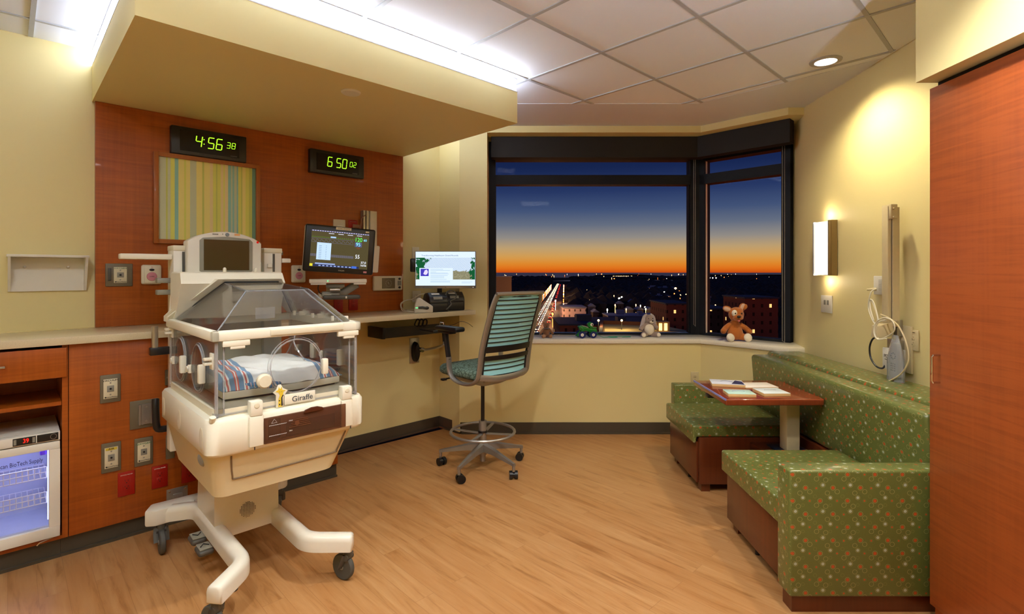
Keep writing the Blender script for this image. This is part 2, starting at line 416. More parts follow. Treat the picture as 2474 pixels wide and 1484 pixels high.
# head wall, in its own frame (x = along, y = away)
struct('wall_head', MB().box(-1.5, 3.003, 4.09, 4.20, 0, ZC), WALL, fr='H')
struct('wall_column', MB().prism([HW(3.003, 4.2), HW(3.003, 3.78), (-.469, 4.81), (-.231, 4.81), (-.231, 5.28), (-.9, 5.28)], 0, ZC), WALL)
low = [(-.231, 4.81), (1.755, 4.81), (2.28, 4.27), (2.411, 4.27), (2.52, 4.665), (1.920, 5.28), (-.231, 5.28)]
struct('wall_window', MB().prism(low, 0, 0.838).prism(low, 2.80, ZC), WALL)
r0, r1 = RW(-1.9), RW(4.27)
struct('wall_right', MB().prism([(r0, -1.9), (r1, 4.27), (2.52, 4.665), (2.66, 4.62), (2.66, -1.9)], 0, ZC), WALL)
struct('wall_near', MB().prism([HW(-1.5, -1.1), (2.3, -1.9), (2.3, -2.0), HW(-1.6, -1.2)], 0, ZC).prism([HW(-1.5, -1.1), HW(-1.5, 4.2), HW(-1.6, 4.2), HW(-1.6, -1.2)], 0, ZC), WALL)
struct('window_sill', MB().prism([(-.229, 4.795), (1.748, 4.795), (2.274, 4.255), (2.409, 4.255), (2.52, 4.665), (1.920, 5.28), (-.229, 5.28)], 0.838, 0.878, b=0.003), SILL)
# baseboards
def bb(pts, h=0.105, t=0.012, sgn=1):
    m = MB()
    for (a, c) in zip(pts[:-1], pts[1:]):
        a, c = Vector(a), Vector(c); n = Vector((c.y-a.y, a.x-c.x)).normalized()*t*sgn
        m.prism([tuple(a), tuple(c), tuple(c+n), tuple(a+n)], 0, h)
        n2 = n*1.9; m.prism([tuple(a), tuple(c), tuple(c+n2), tuple(a+n2)], 0, 0.016)
    return m
struct('baseboard_head', bb([HW(1.73, 4.09), HW(3.003, 4.09)]), BASEB)
struct('baseboard_window', bb([HW(3.003, 4.09), (-.469, 4.81), (1.755, 4.81), (2.28, 4.27), (2.40, 4.27)]), BASEB)
struct('baseboard_right', bb([(RW(4.2), 4.2), (RW(-1.9), -1.9)]), BASEB)

# windows: frame bars, blind boxes, glass
FR = 5.2
b = MB().box(-.231, -.165, 5.15, 5.27, .878, 2.8).box(1.776, 1.90, 5.15, 5.27, .878, 2.8).box(-.17, 1.78, 5.15, 5.27, .878, .892).box(-.17, 1.78, 5.15, 5.27, 2.374, 2.469).box(-.17, 1.78, 5.15, 5.27, 2.62, 2.8)
for x in (-.165, 1.77): b.box(x-.006, x+.006, 5.17, 5.20, .892, 2.374)
w1 = struct('window_1', b, NAVYF)
struct('pane', MB().box(-.165, 1.776, 5.205, 5.213, .892, 2.374).box(-.165, 1.776, 5.205, 5.213, 2.469, 2.62), GLASS, w1)
struct('bright_edge', MB().box(-.165, 1.776, 5.186, 5.2, .893, .899), simple('blue_lit_gasket', (70, 96, 160), 0.3, 0.3), w1)
# side window along -u2 : in H frame x = s, y = d
E0 = to_frame('H', 1.886, 5.2); E1 = to_frame('H', 2.463, 4.608)
d0, d1 = E1[1]-0.03, E0[1]
b = MB().box(4.93, 5.05, d1-.075, d1+.03, .878, 2.8).box(4.93, 5.05, d0, d0+.075, .878, 2.8).box(4.93, 5.05, d0, d1, .878, .90).box(4.93, 5.05, d0, d1, 2.374, 2.469).box(4.93, 5.05, d0, d1, 2.60, 2.8)
w2 = struct('window_2', b, NAVYF, fr='H')
struct('pane', MB().box(4.985, 4.993, d0+.07, d1-.07, .90, 2.374).box(4.985, 4.993, d0+.07, d1-.07, 2.469, 2.60), GLASS, w2)
struct('reveal_strip', MB().box(4.955, 4.985, d1-.078, d1-.074, .90, 2.60), simple('sunset_glow_reveal', (240, 222, 212), 0.35), w2)  # pale pink colour stands in for sunset reflected off the reveal
# shade boxes hung under the header
t = Thing('shade_box', 'long dark bronze roller shade fascia across the wide window', 'window shade', (0.8, 4.95, 2.60))
t.part('fascia', MB().prism([(-.20, 4.95), (1.775, 4.95), (1.86, 5.03), (1.86, 5.06), (-.20, 5.06)], 2.60, 2.799), VAL)
t.part('roller_tube', MB().cyl((-.19, 5.1, 2.68), (1.84, 5.1, 2.68), 0.035), simple('shade_cloth', (120, 116, 108), 0.8))
a0 = to_frame('H', 1.775, 4.95); 
t = Thing('shade_box', 'shorter dark bronze roller shade fascia over the angled window by the sofa wall', 'window shade', (4.74, 2.0, 2.60), 'H')
t.part('fascia', MB().box(4.725, 4.83, 1.49, a0[1], 2.60, 2.799), VAL)
t.part('roller_tube', MB().cyl((4.87, 1.58, 2.68), (4.87, 2.22, 2.68), 0.035), MATS['shade_cloth'])
# bead chains
def chain(pts, lab, nm='blind_chain'):
    m = MB(); 
    for a, c in zip(pts[:-1], pts[1:]):
        a, c = Vector(a), Vector(c); n = int((c-a).length/0.012)
        m.tube([a, c], 0.0012, 5)
        for i in range(n): m.ball(a+(c-a)*(i/n), 0.0032, n=6)
    one(nm, m, STEEL, lab, 'chain', (pts[0][0], pts[0][1], pts[0][2]), smooth=True)
x = at(1678, 700, 5.1)[0]
chain([(x-.008, 5.1, 2.62), (x-.008, 5.1, .985), (x+.008, 5.1, .97), (x+.008, 5.1, 2.62)], 'beaded shade chain hanging beside the corner post of the windows')
q = frame_pt('H', 4.86, 1.585)
chain([(q.x-.008, q.y, 2.61), (q.x-.008, q.y, .90), (q.x+.008, q.y-.008, .89), (q.x+.008, q.y-.008, 2.61)], 'beaded shade chain hanging at the right edge beside the sofa wall')

# head wall soffit with its lit cove face
struct('ceiling_soffit', MB().box(.372, 2.572, 2.585, 4.089, 2.55, 2.768).box(.40, 2.545, 2.61, 4.089, 2.768, ZC), SOFF, fr='H')
COVE = emis('cove_diffuser', (226, 235, 255), 14.0)
t = Thing('cove_light', 'long glowing white cove strip along the top of the cream soffit', 'light', (1.5, 2.6, 2.77), 'H')
t.part('diffuser', MB().box(.378, 2.566, 2.590, 2.606, 2.774, 2.856).box(.378, .394, 2.606, 4.085, 2.774, 2.856).box(2.550, 2.566, 2.606, 4.085, 2.774, 2.856), COVE)
t.part('trim_rail', MB().box(.372, 2.572, 2.584, 2.61, 2.856, 2.8645).box(.372, .398, 2.61, 4.085, 2.856, 2.8645).box(2.546, 2.572, 2.61, 4.085, 2.856, 2.8645)
       .box(.371, 2.573, 2.583, 2.609, 2.768, 2.774).box(.371, .397, 2.609, 4.085, 2.768, 2.774).box(2.547, 2.573, 2.609, 4.085, 2.768, 2.774), simple('white_trim', (214, 214, 214), 0.5))
q = to_frame('H', -0.937, 3.01)
t = Thing('smoke_sensor', 'small round white cover disc on the underside of the soffit', 'sensor', (q[0], q[1], 2.55), 'H')
t.part('cover', MB().lathe([(0.001, -.012), (.050, -.011), (.056, -.004), (.056, 0)], (q[0], q[1], 2.55), 28), WHITE2)

L = bpy.data.lights.new('cove_lamp', 'AREA'); L.shape = 'RECTANGLE'; L.size = 2.1; L.size_y = .06; L.energy = 5; L.color = (.86, .92, 1.0)
o = bpy.data.objects.new('cove_lamp', L); C.objects.link(o); q = HW(1.47, 2.578); o.location = (q[0], q[1], 2.80); o.rotation_euler = (math.radians(-115), 0, AH)
# ceiling downlight + added fixtures out of view that brighten the room
def downlight(x, y, lab, e=55, col=(1, .84, .58), ang=125, dx=0):
    t = Thing('downlight', lab, 'ceiling light', (x, y, ZC), group='added recessed ceiling lights' if 'sofa' not in lab else None)
    t.part('trim_ring', MB().lathe([(.062, -.006), (.066, -.010), (.092, -.006), (.094, .0)], (x, y, ZC), 32), simple('downlight_ring', (170, 170, 170), 0.4))
    t.part('lens', MB().lathe([(.001, -.0075), (.064, -.0075), (.064, -.002)], (x, y, ZC), 28), emis('downlight_lens', (255, 244, 224), 6))
    L = bpy.data.lights.new('downlight_lamp', 'SPOT'); L.energy = e; L.color = col; L.spot_size = math.radians(ang); L.spot_blend = 0.7; L.shadow_soft_size = 0.05
    o = bpy.data.objects.new('downlight_lamp', L); C.objects.link(o); o.location = (x, y, ZC-0.03); o.rotation_euler = (0, dx, 0)
downlight(2.025, 3.34, 'round recessed downlight near the wall above the sofa', 75, (1, .86, .58), 140)
for (x, y, e) in ((0.05, 2.0, 105), (-.75, .65, 95), (1.3, 1.6, 90)):  # unseen downlights, added to light the room from above
    downlight(x, y, 'round recessed downlight added unseen in the tiled ceiling in front of the incubator', e, (1, .975, .93), 130)
for (x, y) in ((.45, .2), (-1.6, 1.1)):  # fill panels added behind the camera, never in view
    t = Thing('added_troffer', 'square flush ceiling light panel added unseen behind the camera as fill light', 'ceiling light', (x, y, ZC), 'W', 'added ceiling light panels')
    t.part('frame', MB().box(x-.3, x+.3, y-.3, y+.3, ZC-.012, ZC-.001), TBAR)
    t.part('lens', MB().box(x-.27, x+.27, y-.27, y+.27, ZC-.018, ZC-.012), emis('added_troffer_lens', (240, 246, 255), 24))

fx, fy = 1.42, .50  # out-of-view uplight, added to whiten and brighten the ceiling
t = Thing('added_uplight', 'tall floor lamp with upward bowl shade, added unseen beside the wardrobe to light the ceiling', 'added fill lamp', (fx, fy, 0))
t.part('base', MB().lathe([(.001, 0), (.13, 0), (.13, .015), (.02, .03)], (fx, fy, 0), 28), STEEL)
t.part('pole', MB().cyl((fx, fy, .02), (fx, fy, 1.82), .012), STEEL)
t.part('bowl_shade', MB().lathe([(.015, 0), (.08, .02), (.15, .08), (.155, .08), (.085, .012), (.015, -.01)], (fx, fy, 1.82), 28), STEEL)
t.part('bulb', MB().ball((fx, fy, 1.87), .03), emis('cool_fill_bulb', (235, 242, 255), 6))
L = bpy.data.lights.new('ceiling_fill_lamp', 'SPOT'); L.energy = 120; L.color = (.86, .93, 1.0); L.spot_size = math.radians(165); L.spot_blend = .4; L.shadow_soft_size = .05
o = bpy.data.objects.new('ceiling_fill_lamp', L); C.objects.link(o); o.location = (fx, fy, 1.915); o.rotation_euler = (PI, 0, 0)

#===HEADWALL
b = MB().box(.385, 2.568, 4.05, 4.089, 1.161, 2.549)
struct('wall_panel', b, CHERRY, fr='H')
# counter
t = Thing('countertop', 'long speckled cream quartz counter running along the wood head wall', 'counter', (1.0, 3.8, 1.12), 'H')
t.part('slab', MB().prism([(-.9, 3.565), (3.02, 3.565), (3.02, 3.77), (2.998, 3.775), (2.998, 4.049), (-.9, 4.049)], 1.120, 1.160, b=.002), STONE)
struct('wall_backfill', MB().box(-1.0, .384, 4.05, 4.09, 0, 1.16).box(.384, 1.73, 4.05, 4.09, 0, 1.12), WALL, fr='H')
# lower wood panel unit and fridge niche
t = Thing('service_cabinet', 'wide flush cherry wood cabinet front below the counter holding gas and power outlets', 'cabinet', (.98, 3.8, 0), 'H')
t.part('body', MB().box(.232, 1.73, 3.60, 4.045, .10, 1.119, b=.001), CHERRY)
t.part('toe_kick', MB().box(.20, 1.732, 3.628, 4.04, 0, .099).box(.20, 1.732, 3.612, 3.63, 0, .014), BASEB)
t = Thing('fridge_cabinet', 'cherry wood cabinet with a drawer and an open niche around the small fridge', 'cabinet', (-.15, 3.8, 0), 'H')
b = MB().box(.205, .229, 3.60, 4.045, .10, 1.119).box(-.62, -.60, 3.60, 4.045, .10, 1.119).box(-.60, .205, 4.02, 4.045, .10, 1.119).box(-.60, .205, 3.60, 4.02, .10, .118)
t.part('carcass', b, CHERRY)
t.part('shelf', MB().box(-.598, .203, 3.61, 4.018, .800, .820), CHERRY)
t.part('toe_kick', MB().box(-.62, .199, 3.628, 4.04, 0, .099).box(-.62, .199, 3.612, 3.63, 0, .014), BASEB)
dr = t.part('drawer', MB().box(-.60, .222, 3.582, 3.60, .950, 1.105, b=.001).box(-.59, .203, 3.601, 4.0, .955, 1.10), CHERRY)
hz = on_head(20, 887, 3.56)[1]
t.part('handle', MB().tube([(-.24, 3.584, hz), (-.24, 3.555, hz), (-.01, 3.555, hz), (-.01, 3.584, hz)], .005, 8), CHROME, dr)
# fridge
t = Thing('small_fridge', 'small white glass-front fridge with a red 39 display in the cabinet niche', 'fridge', (-.1, 3.7, .118), 'H')
x0, x1, yf = -.36, .196, 3.575
t.part('body', MB().box(x0, x0+.03, 3.63, 4.0, .13, .673).box(x1-.03, x1, 3.63, 4.0, .13, .673).box(x0+.03, x1-.03, 3.97, 4.0, .13, .673).box(x0+.03, x1-.03, 3.63, 3.97, .61, .673).box(x0+.03, x1-.03, 3.63, 3.97, .13, .160), WHITE2)
cp = t.part('control_panel', MB().box(x0, x1, yf, 3.629, .627, .673, b=.003), WHITE2)
for a_, c_ in ((.018, .103), (.107, .189)): t.part('display_bezel', MB().box(a_, c_, yf-.003, yf+.002, .632, .669, b=.001), BLACK, cp)
for a_ in (.021, .090): t.part('button_pad', MB().box(a_, a_+.010, yf-.0038, yf-.003, .637, .664), GREYP, cp)
t.part('display_digits', MB().text('39', .029, (.066, yf-.004, .651), sx=.8), emis('red_led', (255, 30, 20), 3), cp)
t.part('lock_ring', MB().tube([(.170+.012*math.cos(a*PI/8), yf-.004, .651+.013*math.sin(a*PI/8)) for a in range(16)], .0011, 6, closed=True), SILVER, cp)
dz0, dz1, gz0, gz1, gx0, gx1 = .127, .622, .182, .583, x0+.045, .153
door = t.part('door', MB().box(x0, x1, yf, 3.627, gz1, dz1, b=.003).box(x0, x1, yf, 3.627, dz0, gz0, b=.003).box(gx1, x1, yf, 3.627, gz0, gz1).box(x0, gx0, yf, 3.627, gz0, gz1), WHITE2)
t.part('door_glass', MB().box(gx0, gx1, 3.598, 3.604, gz0, gz1), clear('fridge_glass', (252, 252, 255), 0.6, 1.4, 0.01), door)
t.part('lettering', MB().text('American BioTech Supply', .030, (.130, 3.596, .534), align='RIGHT', sx=.66), simple('navy_ink', (30, 26, 70), .5), door)
IN = simple('fridge_liner', (214, 220, 238), .4)
t.part('liner', MB().box(x0+.031, x1-.031, 3.955, 3.969, .161, .609).box(x0+.031, x0+.036, 3.64, 3.955, .161, .609).box(x1-.036, x1-.031, 3.64, 3.955, .161, .609).box(x0+.031, x1-.031, 3.64, 3.955, .161, .166), IN)
t.part('light_strip', MB().box(x0+.06, x1-.06, 3.64, 3.68, .600, .608), emis('fridge_led', (168, 180, 255), 13))
t.part('side_light', MB().box(x1-.046, x1-.037, 3.65, 3.66, .20, .58), emis('fridge_side_led', (180, 190, 255), 3))
for zz in (.420, .288):
    m = MB(); xa, xb = x0+.045, x1-.050
    for k in range(21): 
        xx = xa+(xb-xa)*k/20; m.tube([(xx, 3.66, zz), (xx, 3.655, zz+.058)], .0024, 6); m.tube([(xx, 3.66, zz), (xx, 3.93, zz)], .0022, 6)
    for (yy, z2) in ((3.66, zz), (3.657, zz+.030), (3.655, zz+.058), (3.93, zz)): m.tube([(xa, yy, z2), (xb, yy, z2)], .003, 6)
    t.part('wire_shelf', m, simple('white_wire', (245, 245, 250), .35))
t.part('shelf_rail', MB().box(x1-.046, x1-.037, 3.70, 3.712, .20, .56), GREYP)
m = MB()
for r in (.012, .024, .036, .048, .060): m.tube([(-.06+r*math.cos(a*PI/10), 3.948, .545+r*math.sin(a*PI/10)*.75) for a in range(20)], .0022, 5, closed=True)
t.part('fan_guard', m, BLACK)
t.part('latch', MB().box(x1-.075, x1-.048, 3.66, 3.70, .540, .590, b=.004), simple('violet_plastic', (110, 60, 200), .4))
t.part('hinge_bracket', MB().tube([(x1-.01, 3.60, .123), (x1-.08, 3.558, .123), (x1-.09, 3.558, .113)], .003, 6), CHROME)
for xx in (x0+.05, x1-.05):
    for yy in (3.68, 3.92): t.part('foot', MB().cyl((xx, yy, .1185), (xx, yy, .131), .015), BLACK)

# white wall shelf at far left
t = Thing('wall_shelf', 'white wall-mounted shelf bracket with angled end on the cream wall', 'shelf', (.17, 4.09, 1.4), 'H')
t.part('back_plate', MB().box(.0, .34, 4.078, 4.089, 1.39, 1.585), WHITE2)
t.part('top_shelf', MB().box(-.005, .350, 3.965, 4.089, 1.586, 1.600, b=.002), WHITE2)
t.part('side_panel', MB().prism([(4.078, 1.39), (4.078, 1.586), (3.968, 1.586)], .332, .345, 'x'), WHITE2)
t.part('side_panel', MB().prism([(4.078, 1.39), (4.078, 1.586), (3.968, 1.586)], 0.0, .012, 'x'), WHITE2)
for xx in (.07, .26): t.part('screw', MB().lathe([(.008, 0), (.007, -.003), (.001, -.004)], (xx, 4.078, 1.53), 12, 'y'), STEEL)

# digital clocks
SEG = {'0': 'abcdef', '1': 'bc', '2': 'abdeg', '3': 'abcdg', '4': 'bcfg', '5': 'acdfg', '6': 'acdefg', '7': 'abc', '8': 'abcdefg', '9': 'abcdfg', 'a': 'abcdeg'[0:6]}
def digit(m, ch, x, z, y, h, w, th, segs=None):
    s_ = segs or SEG[ch]; sl = 0.12
    def bar(x0, z0, x1, z1):
        x0 += sl*z0; x1 += sl*z1
        a = Vector((x0, 0, z0)); c = Vector((x1, 0, z1)); d = (c-a).normalized(); n = Vector((-d.z, 0, d.x))*th*.5; g = d*th*.35
        P = [a+g-n, c-g-n, c-g+n, a+g+n]; m.prism([(x+p.x, z+p.z) for p in P], y-.0008, y, 'y')
    h2 = h/2
    S = {'a': (0, h, w, h), 'b': (w, h, w, h2), 'c': (w, h2, w, 0), 'd': (0, 0, w, 0), 'e': (0, h2, 0, 0), 'f': (0, h, 0, h2), 'g': (0, h2, w, h2)}
    for k in s_: bar(*S[k])
def clock(s0, s1, z0, z1, big, small, lab, colon):
    cx = (s0+s1)/2
    t = Thing('digital_clock', lab, 'clock', (cx, 4.05, z0), 'H')
    t.part('case', MB().box(s0, s1, 4.005, 4.049, z0, z1, b=.006, seg=3), BLACK)
    t.part('display_glass', MB().box(s0+.05, s1-.05, 4.002, 4.005, z0+.025, z1-.025), simple('clock_screen', (6, 6, 10), .15))
    y = 4.0015; LED = emis('green_led', (170, 255, 40), 1.6)
    for ch, fx in big: m = MB(); digit(m, ch, s0+fx*(s1-s0), z0+.064, y, .074, .035, .0058); t.part('digit', m, LED)
    for ch, fx in small: m = MB(); digit(m, ch, s0+fx*(s1-s0), z0+.085, y, .040, .021, .0032); t.part('digit', m, LED)
    if colon: [t.part('colon_dot', MB().box(cx-.043, cx-.037, y-.0008, y, z0+dz, z0+dz+.006), LED) for dz in (.085, .115)]
    t.part('maker_mark', MB().text('american', .012, (s1-.085, 4.0015, z0+.034)), GREYP)
clock(.770, 1.233, 2.288, 2.474, [('4', .30), ('5', .46), ('6', .57)], [('3', .715), ('8', .785)], 'black digital clock reading 4:56 above the striped picture', True)
clock(1.697, 2.158, 2.288, 2.474, [('6', .30), ('5', .46), ('0', .57)], [('0', .715), ('2', .785)], 'black digital clock reading 6 50 near the right end of the wood wall', False)
# striped picture
t = Thing('framed_art', 'honey wood framed picture of yellow, green and blue vertical stripes', 'picture', (1.0, 4.05, 1.69), 'H')
a, c, z0, z1 = .678, 1.330, 1.69, 2.286
t.part('frame', MB().box(a, a+.027, 4.015, 4.049, z0, z1, b=.002).box(c-.027, c, 4.015, 4.049, z0, z1, b=.002).box(a+.027, c-.027, 4.015, 4.049, z0, z0+.027).box(a+.027, c-.027, 4.015, 4.049, z1-.027, z1), OAK)
t.part('print', MB().box(a+.027, c-.027, 4.033, 4.045, z0+.027, z1-.027), ART)

# wall plates
def rect_on(px0, py0, px1, py1, d):
    cy = (py0+py1)/2; s0 = on_head(px0, cy, d)[0]; s1 = on_head(px1, cy, d)[0]; pc = (px0+px1)/2
    z1 = on_head(pc, py0, d)[1]; z0 = on_head(pc, py1, d)[1]
    return s0, s1, z0, z1
def gas_plate(px, word, ink, d, lab, wide=False, back=None):
    s0, s1, z0, z1 = rect_on(*px, d); t = Thing('gas_outlet', lab, 'gas outlet', ((s0+s1)/2, d, z0), 'H')
    y = d
    t.part('bezel', MB().box(s0, s1, y-.010, y-.0005, z0, z1, b=.004), PLATE)
    W = s1-s0; H = z1-z0
    if wide: a, c = s0+W*.30, s0+W*.78
    else: a, c = s0+W*.16, s1-W*.16
    e, f = z0+H*.15, z1-H*.15
    t.part('label_plate', MB().box(a, c, y-.013, y-.010, e, f, b=.001), LABELM)
    cx, cz = (a+c)/2, (e+f)/2; w = c-a; h = f-e
    if back: t.part('colour_band', MB().box(a+w*.08, c-w*.08, y-.0138, y-.013, f-h*.14, f-h*.02), back)
    t.part('word', MB().text(word, h*.13, (cx, y-.0142, f-h*.08), sx=1.2), ink)
    t.part('socket', MB().box(cx-w*.25, cx+w*.25, y-.0155, y-.013, cz-h*.16, cz+h*.16, b=.002), GREYP)
    t.part('socket_hole', MB().lathe([(.001, -.0035), (w*.08, -.0035), (w*.09, 0)], (cx, y-.0155, cz), 14, 'y'), BLACK)
    for k in (-1, 1): t.part('screw', MB().lathe([(.001, -.002), (.004, -.0015), (.0045, 0)], (cx, y-.013, cz+k*h*.30), 10, 'y'), STEEL)
    t.part('maker_name', MB().text('BeaconMedaes', h*.085, (cx+w*.08, y-.0138, e+h*.07)).lathe([(.001, 0), (h*.035, 0), (h*.035, .0006)], (a+w*.14, y-.0138, e+h*.07), 12, 'y'), INK)
    if wide: t.part('slide_slot', MB().box(s0+W*.09, s0+W*.21, y-.014, y-.010, z0+H*.25, z1-H*.2, b=.003), DGREY)
gas_plate((254, 637, 320, 692), 'OXYGEN', GREENI, 4.05, 'taupe OXYGEN outlet plate on the wood wall above the counter', True)
gas_plate((241, 905, 291, 972), 'VACUUM', INK, 3.60, 'taupe VACUUM outlet plate on the cabinet front below the counter')
gas_plate((244, 1069, 292, 1140), 'AIR', INK, 3.60, 'taupe medical AIR outlet plate with yellow band low on the cabinet front', back=YELI)
gas_plate((324, 1057, 369, 1124), 'OXYGEN', GREENI, 3.60, 'taupe OXYGEN outlet plate with green lettering low on the cabinet front')
def outlet(px, d, lab, mat=RED, word='CRITICAL POWER', ink=WINK, fr='H', rect=None, face=None):
    s0, s1, z0, z1 = rect or rect_on(*px, d); t = Thing('power_outlet', lab, 'power outlet', ((s0+s1)/2, d, z0), fr)
    t.part('plate', MB().box(s0, s1, d-.007, d-.0005, z0, z1, b=.003), mat)
    cx, cz, w, h = (s0+s1)/2, (z0+z1)/2, s1-s0, z1-z0
    sk = MB().box(cx-.017, cx+.017, d-.009, d-.007, cz-h*.02-.033, cz-h*.02-.003, b=.0015).box(cx-.017, cx+.017, d-.009, d-.007, cz-h*.02+.003, cz-h*.02+.033, b=.0015)
    k = t.part('receptacle', sk, mat)
    m = MB()
    for zz in (cz-h*.02-.016, cz-h*.02+.016):
        m.box(cx-.008, cx-.006, d-.0095, d-.009, zz, zz+.009).box(cx+.006, cx+.008, d-.0095, d-.009, zz, zz+.009).lathe([(.001, -.0005), (.003, -.0005), (.003, 0)], (cx, d-.009, zz-.007), 8, 'y')
    t.part('slots', m, BLACK, k)
    if word: t.part('lettering', MB().text(word, .007, (cx, d-.0075, z1-h*.13)), ink)
outlet((806, 716, 828, 755), 4.05, 'red power outlet just above the counter, left of a pair under the patient monitor')
outlet((842, 713, 864, 750), 4.05, 'red power outlet just above the counter, right of a pair under the patient monitor')
outlet((841, 532, 863, 562), 4.05, 'red power outlet peeking out above the patient monitor with a clear plug')
outlet((284, 1139, 326, 1197), 3.60, 'red power outlet lowest on the cabinet front, nearest the fridge')
outlet((366, 1124, 405, 1178), 3.60, 'red power outlet low on the cabinet front beside the lower oxygen plate')
outlet((438, 1112, 474, 1165), 3.60, 'red power outlet partly hidden behind the incubator base')
# rail plate
s0, s1, z0, z1 = rect_on(313, 966, 382, 1033, 3.60)
t = Thing('equipment_rail_plate', 'taupe plate with an aluminium equipment slide on the cabinet front', 'wall plate', ((s0+s1)/2, 3.6, z0), 'H')
t.part('bezel', MB().box(s0, s1, 3.59, 3.5995, z0, z1, b=.003), PLATE)
w = s1-s0; h = z1-z0; rl = t.part('slide_rail', MB().box(s0+w*.29, s0+w*.76, 3.582, 3.59, z0+h*.14, z1-h*.14).box(s0+w*.29, s0+w*.35, 3.572, 3.582, z0+h*.14, z1-h*.14).box(s0+w*.39, s0+w*.44, 3.572, 3.582, z0+h*.14, z1-h*.14).box(s0+w*.70, s0+w*.76, 3.572, 3.582, z0+h*.14, z1-h*.14), SILVER)
for zz in (z0+h*.25, z1-h*.25): t.part('screw', MB().lathe([(.001, -.003), (.006, -.002), (.006, 0)], (s0+w*.56, 3.582, zz), 12, 'y'), STEEL, rl)
s0, s1, z0, z1 = rect_on(402, 1178, 453, 1222, 3.60)
t = Thing('blank_steel_plate', 'low grey metal cover plate with two screws behind the incubator leg', 'wall plate', ((s0+s1)/2, 3.6, z0), 'H')
t.part('plate', MB().box(s0, s1, 3.594, 3.5995, z0, z1, b=.001), SILVER)
t.part('raised_box', MB().box(s0+.03, s1-.03, 3.575, 3.594, z0+.005, z1-.03, b=.005), SILVER)
for xx in (s0+.014, s1-.014): t.part('screw', MB().lathe([(.001, -.004), (.006, -.003), (.006, 0)], (xx, 3.594, z1-.013), 12, 'y'), CHROME)
for px, lab in (((400, 1050, 421, 1108), 'narrow taupe switch plate beside the black push grip of the incubator'), ((398, 893, 416, 930), 'narrow taupe wall plate behind the left side of the incubator body')):
    s0, s1, z0, z1 = rect_on(*px, 3.60); t = Thing('switch_plate', lab, 'wall plate', ((s0+s1)/2, 3.6, z0), 'H')
    t.part('plate', MB().box(s0, s1, 3.59, 3.5995, z0, z1, b=.003), PLATE); t.part('rocker', MB().box(s0+.03, s1-.03, 3.585, 3.59, z0+.05, z1-.05, b=.002), GREYP)
# code call stations
for px, lab in (((340, 640, 389, 687), 'cream code call station with pink button beside the oxygen plate'), ((702, 641, 736, 683), 'cream code call station with pink button left of the patient monitor')):
    s0, s1, z0, z1 = rect_on(*px, 4.05); cx = (s0+s1)/2; cz = (z0+z1)/2; w = s1-s0; h = z1-z0
    t = Thing('call_station', lab, 'call button', (cx, 4.05, z0), 'H')
    t.part('housing', MB().box(s0, s1, 4.025, 4.0495, z0, z1, b=.012, seg=3), OFFW)
    t.part('face', MB().box(s0+w*.13, s1-w*.13, 4.020, 4.026, z0+h*.07, z1-h*.05, b=.003), OFFW)
    t.part('code_button', MB().lathe([(.001, -.004), (w*.24, -.003), (w*.26, 0)], (cx, 4.020, cz-h*.1), 28, 'y'), PINK)
    t.part('lettering', MB().text('CODE', h*.07, (cx, 4.0152, cz-h*.1)), INK)
    t.part('cancel_button', MB().ball((cx, 4.020, cz+h*.24), (w*.13, .004, h*.065)), BLACK)
    t.part('maker_swoosh', MB().prism([(cx-w*.07, cz+h*.385), (cx, cz+h*.40), (cx+w*.09, cz+h*.365), (cx, cz+h*.375)], 4.0190, 4.0198, 'y'), RED)
# white light switch above monitor
s0, s1, z0, z1 = rect_on(804, 531, 832, 566, 4.05); t = Thing('light_switch', 'ivory switch box peeking out above the patient monitor', 'switch', ((s0+s1)/2, 4.05, z0), 'H')
t.part('plate', MB().box(s0, s1, 4.03, 4.0495, z0, z1, b=.004), OFFW); t.part('paddle', MB().box(s0+.025, s1-.025, 4.02, 4.03, z0+.02, z1-.05, b=.004), WHITE)
# vertical equipment channel
s0, s1, z0, z1 = rect_on(871, 511, 903, 640, 4.05)
t = Thing('equipment_channel', 'tall vertical aluminium mounting channel on the wood wall behind the patient monitor', 'mounting channel', ((s0+s1)/2, 4.05, z0), 'H')
t.part('rail', MB().box(s0, s0+.018, 4.0, 4.0495, z0, z1).box(s0+.028, s0+.045, 4.0, 4.0495, z0, z1).box(s0+.018, s0+.028, 4.03, 4.0495, z0, z1).box(s0+.045, s0+.062, 4.01, 4.0495, z0, z1), STEEL)
t.part('cover', MB().box(s0+.062, s1, 3.995, 4.0495, z0, z1, b=.003), OFFW)
c0 = on_head(886, 520, 3.98); c1 = on_head(855, 548, 4.03)
one('power_plug', MB().tube([(c0[0], 3.99, c0[1]), ((c0[0]*2+c1[0])/3-.02, 3.97, c0[1]-.03), ((c0[0]+c1[0]*2)/3, 3.98, c1[1]-.02), (c1[0]+.02, 3.99, c1[1])], .005, 8, smooth=5).cyl((c1[0]+.03, 3.985, c1[1]), (c1[0]-.01, 4.02, c1[1]), .013, .022), clear('clear_plug', (225, 190, 165), 1, 1.45, .1, .45, (200, 160, 130)), 'clear hospital plug and cord above the patient monitor', 'plug', (c1[0], 4.0, c1[1]), 'H')
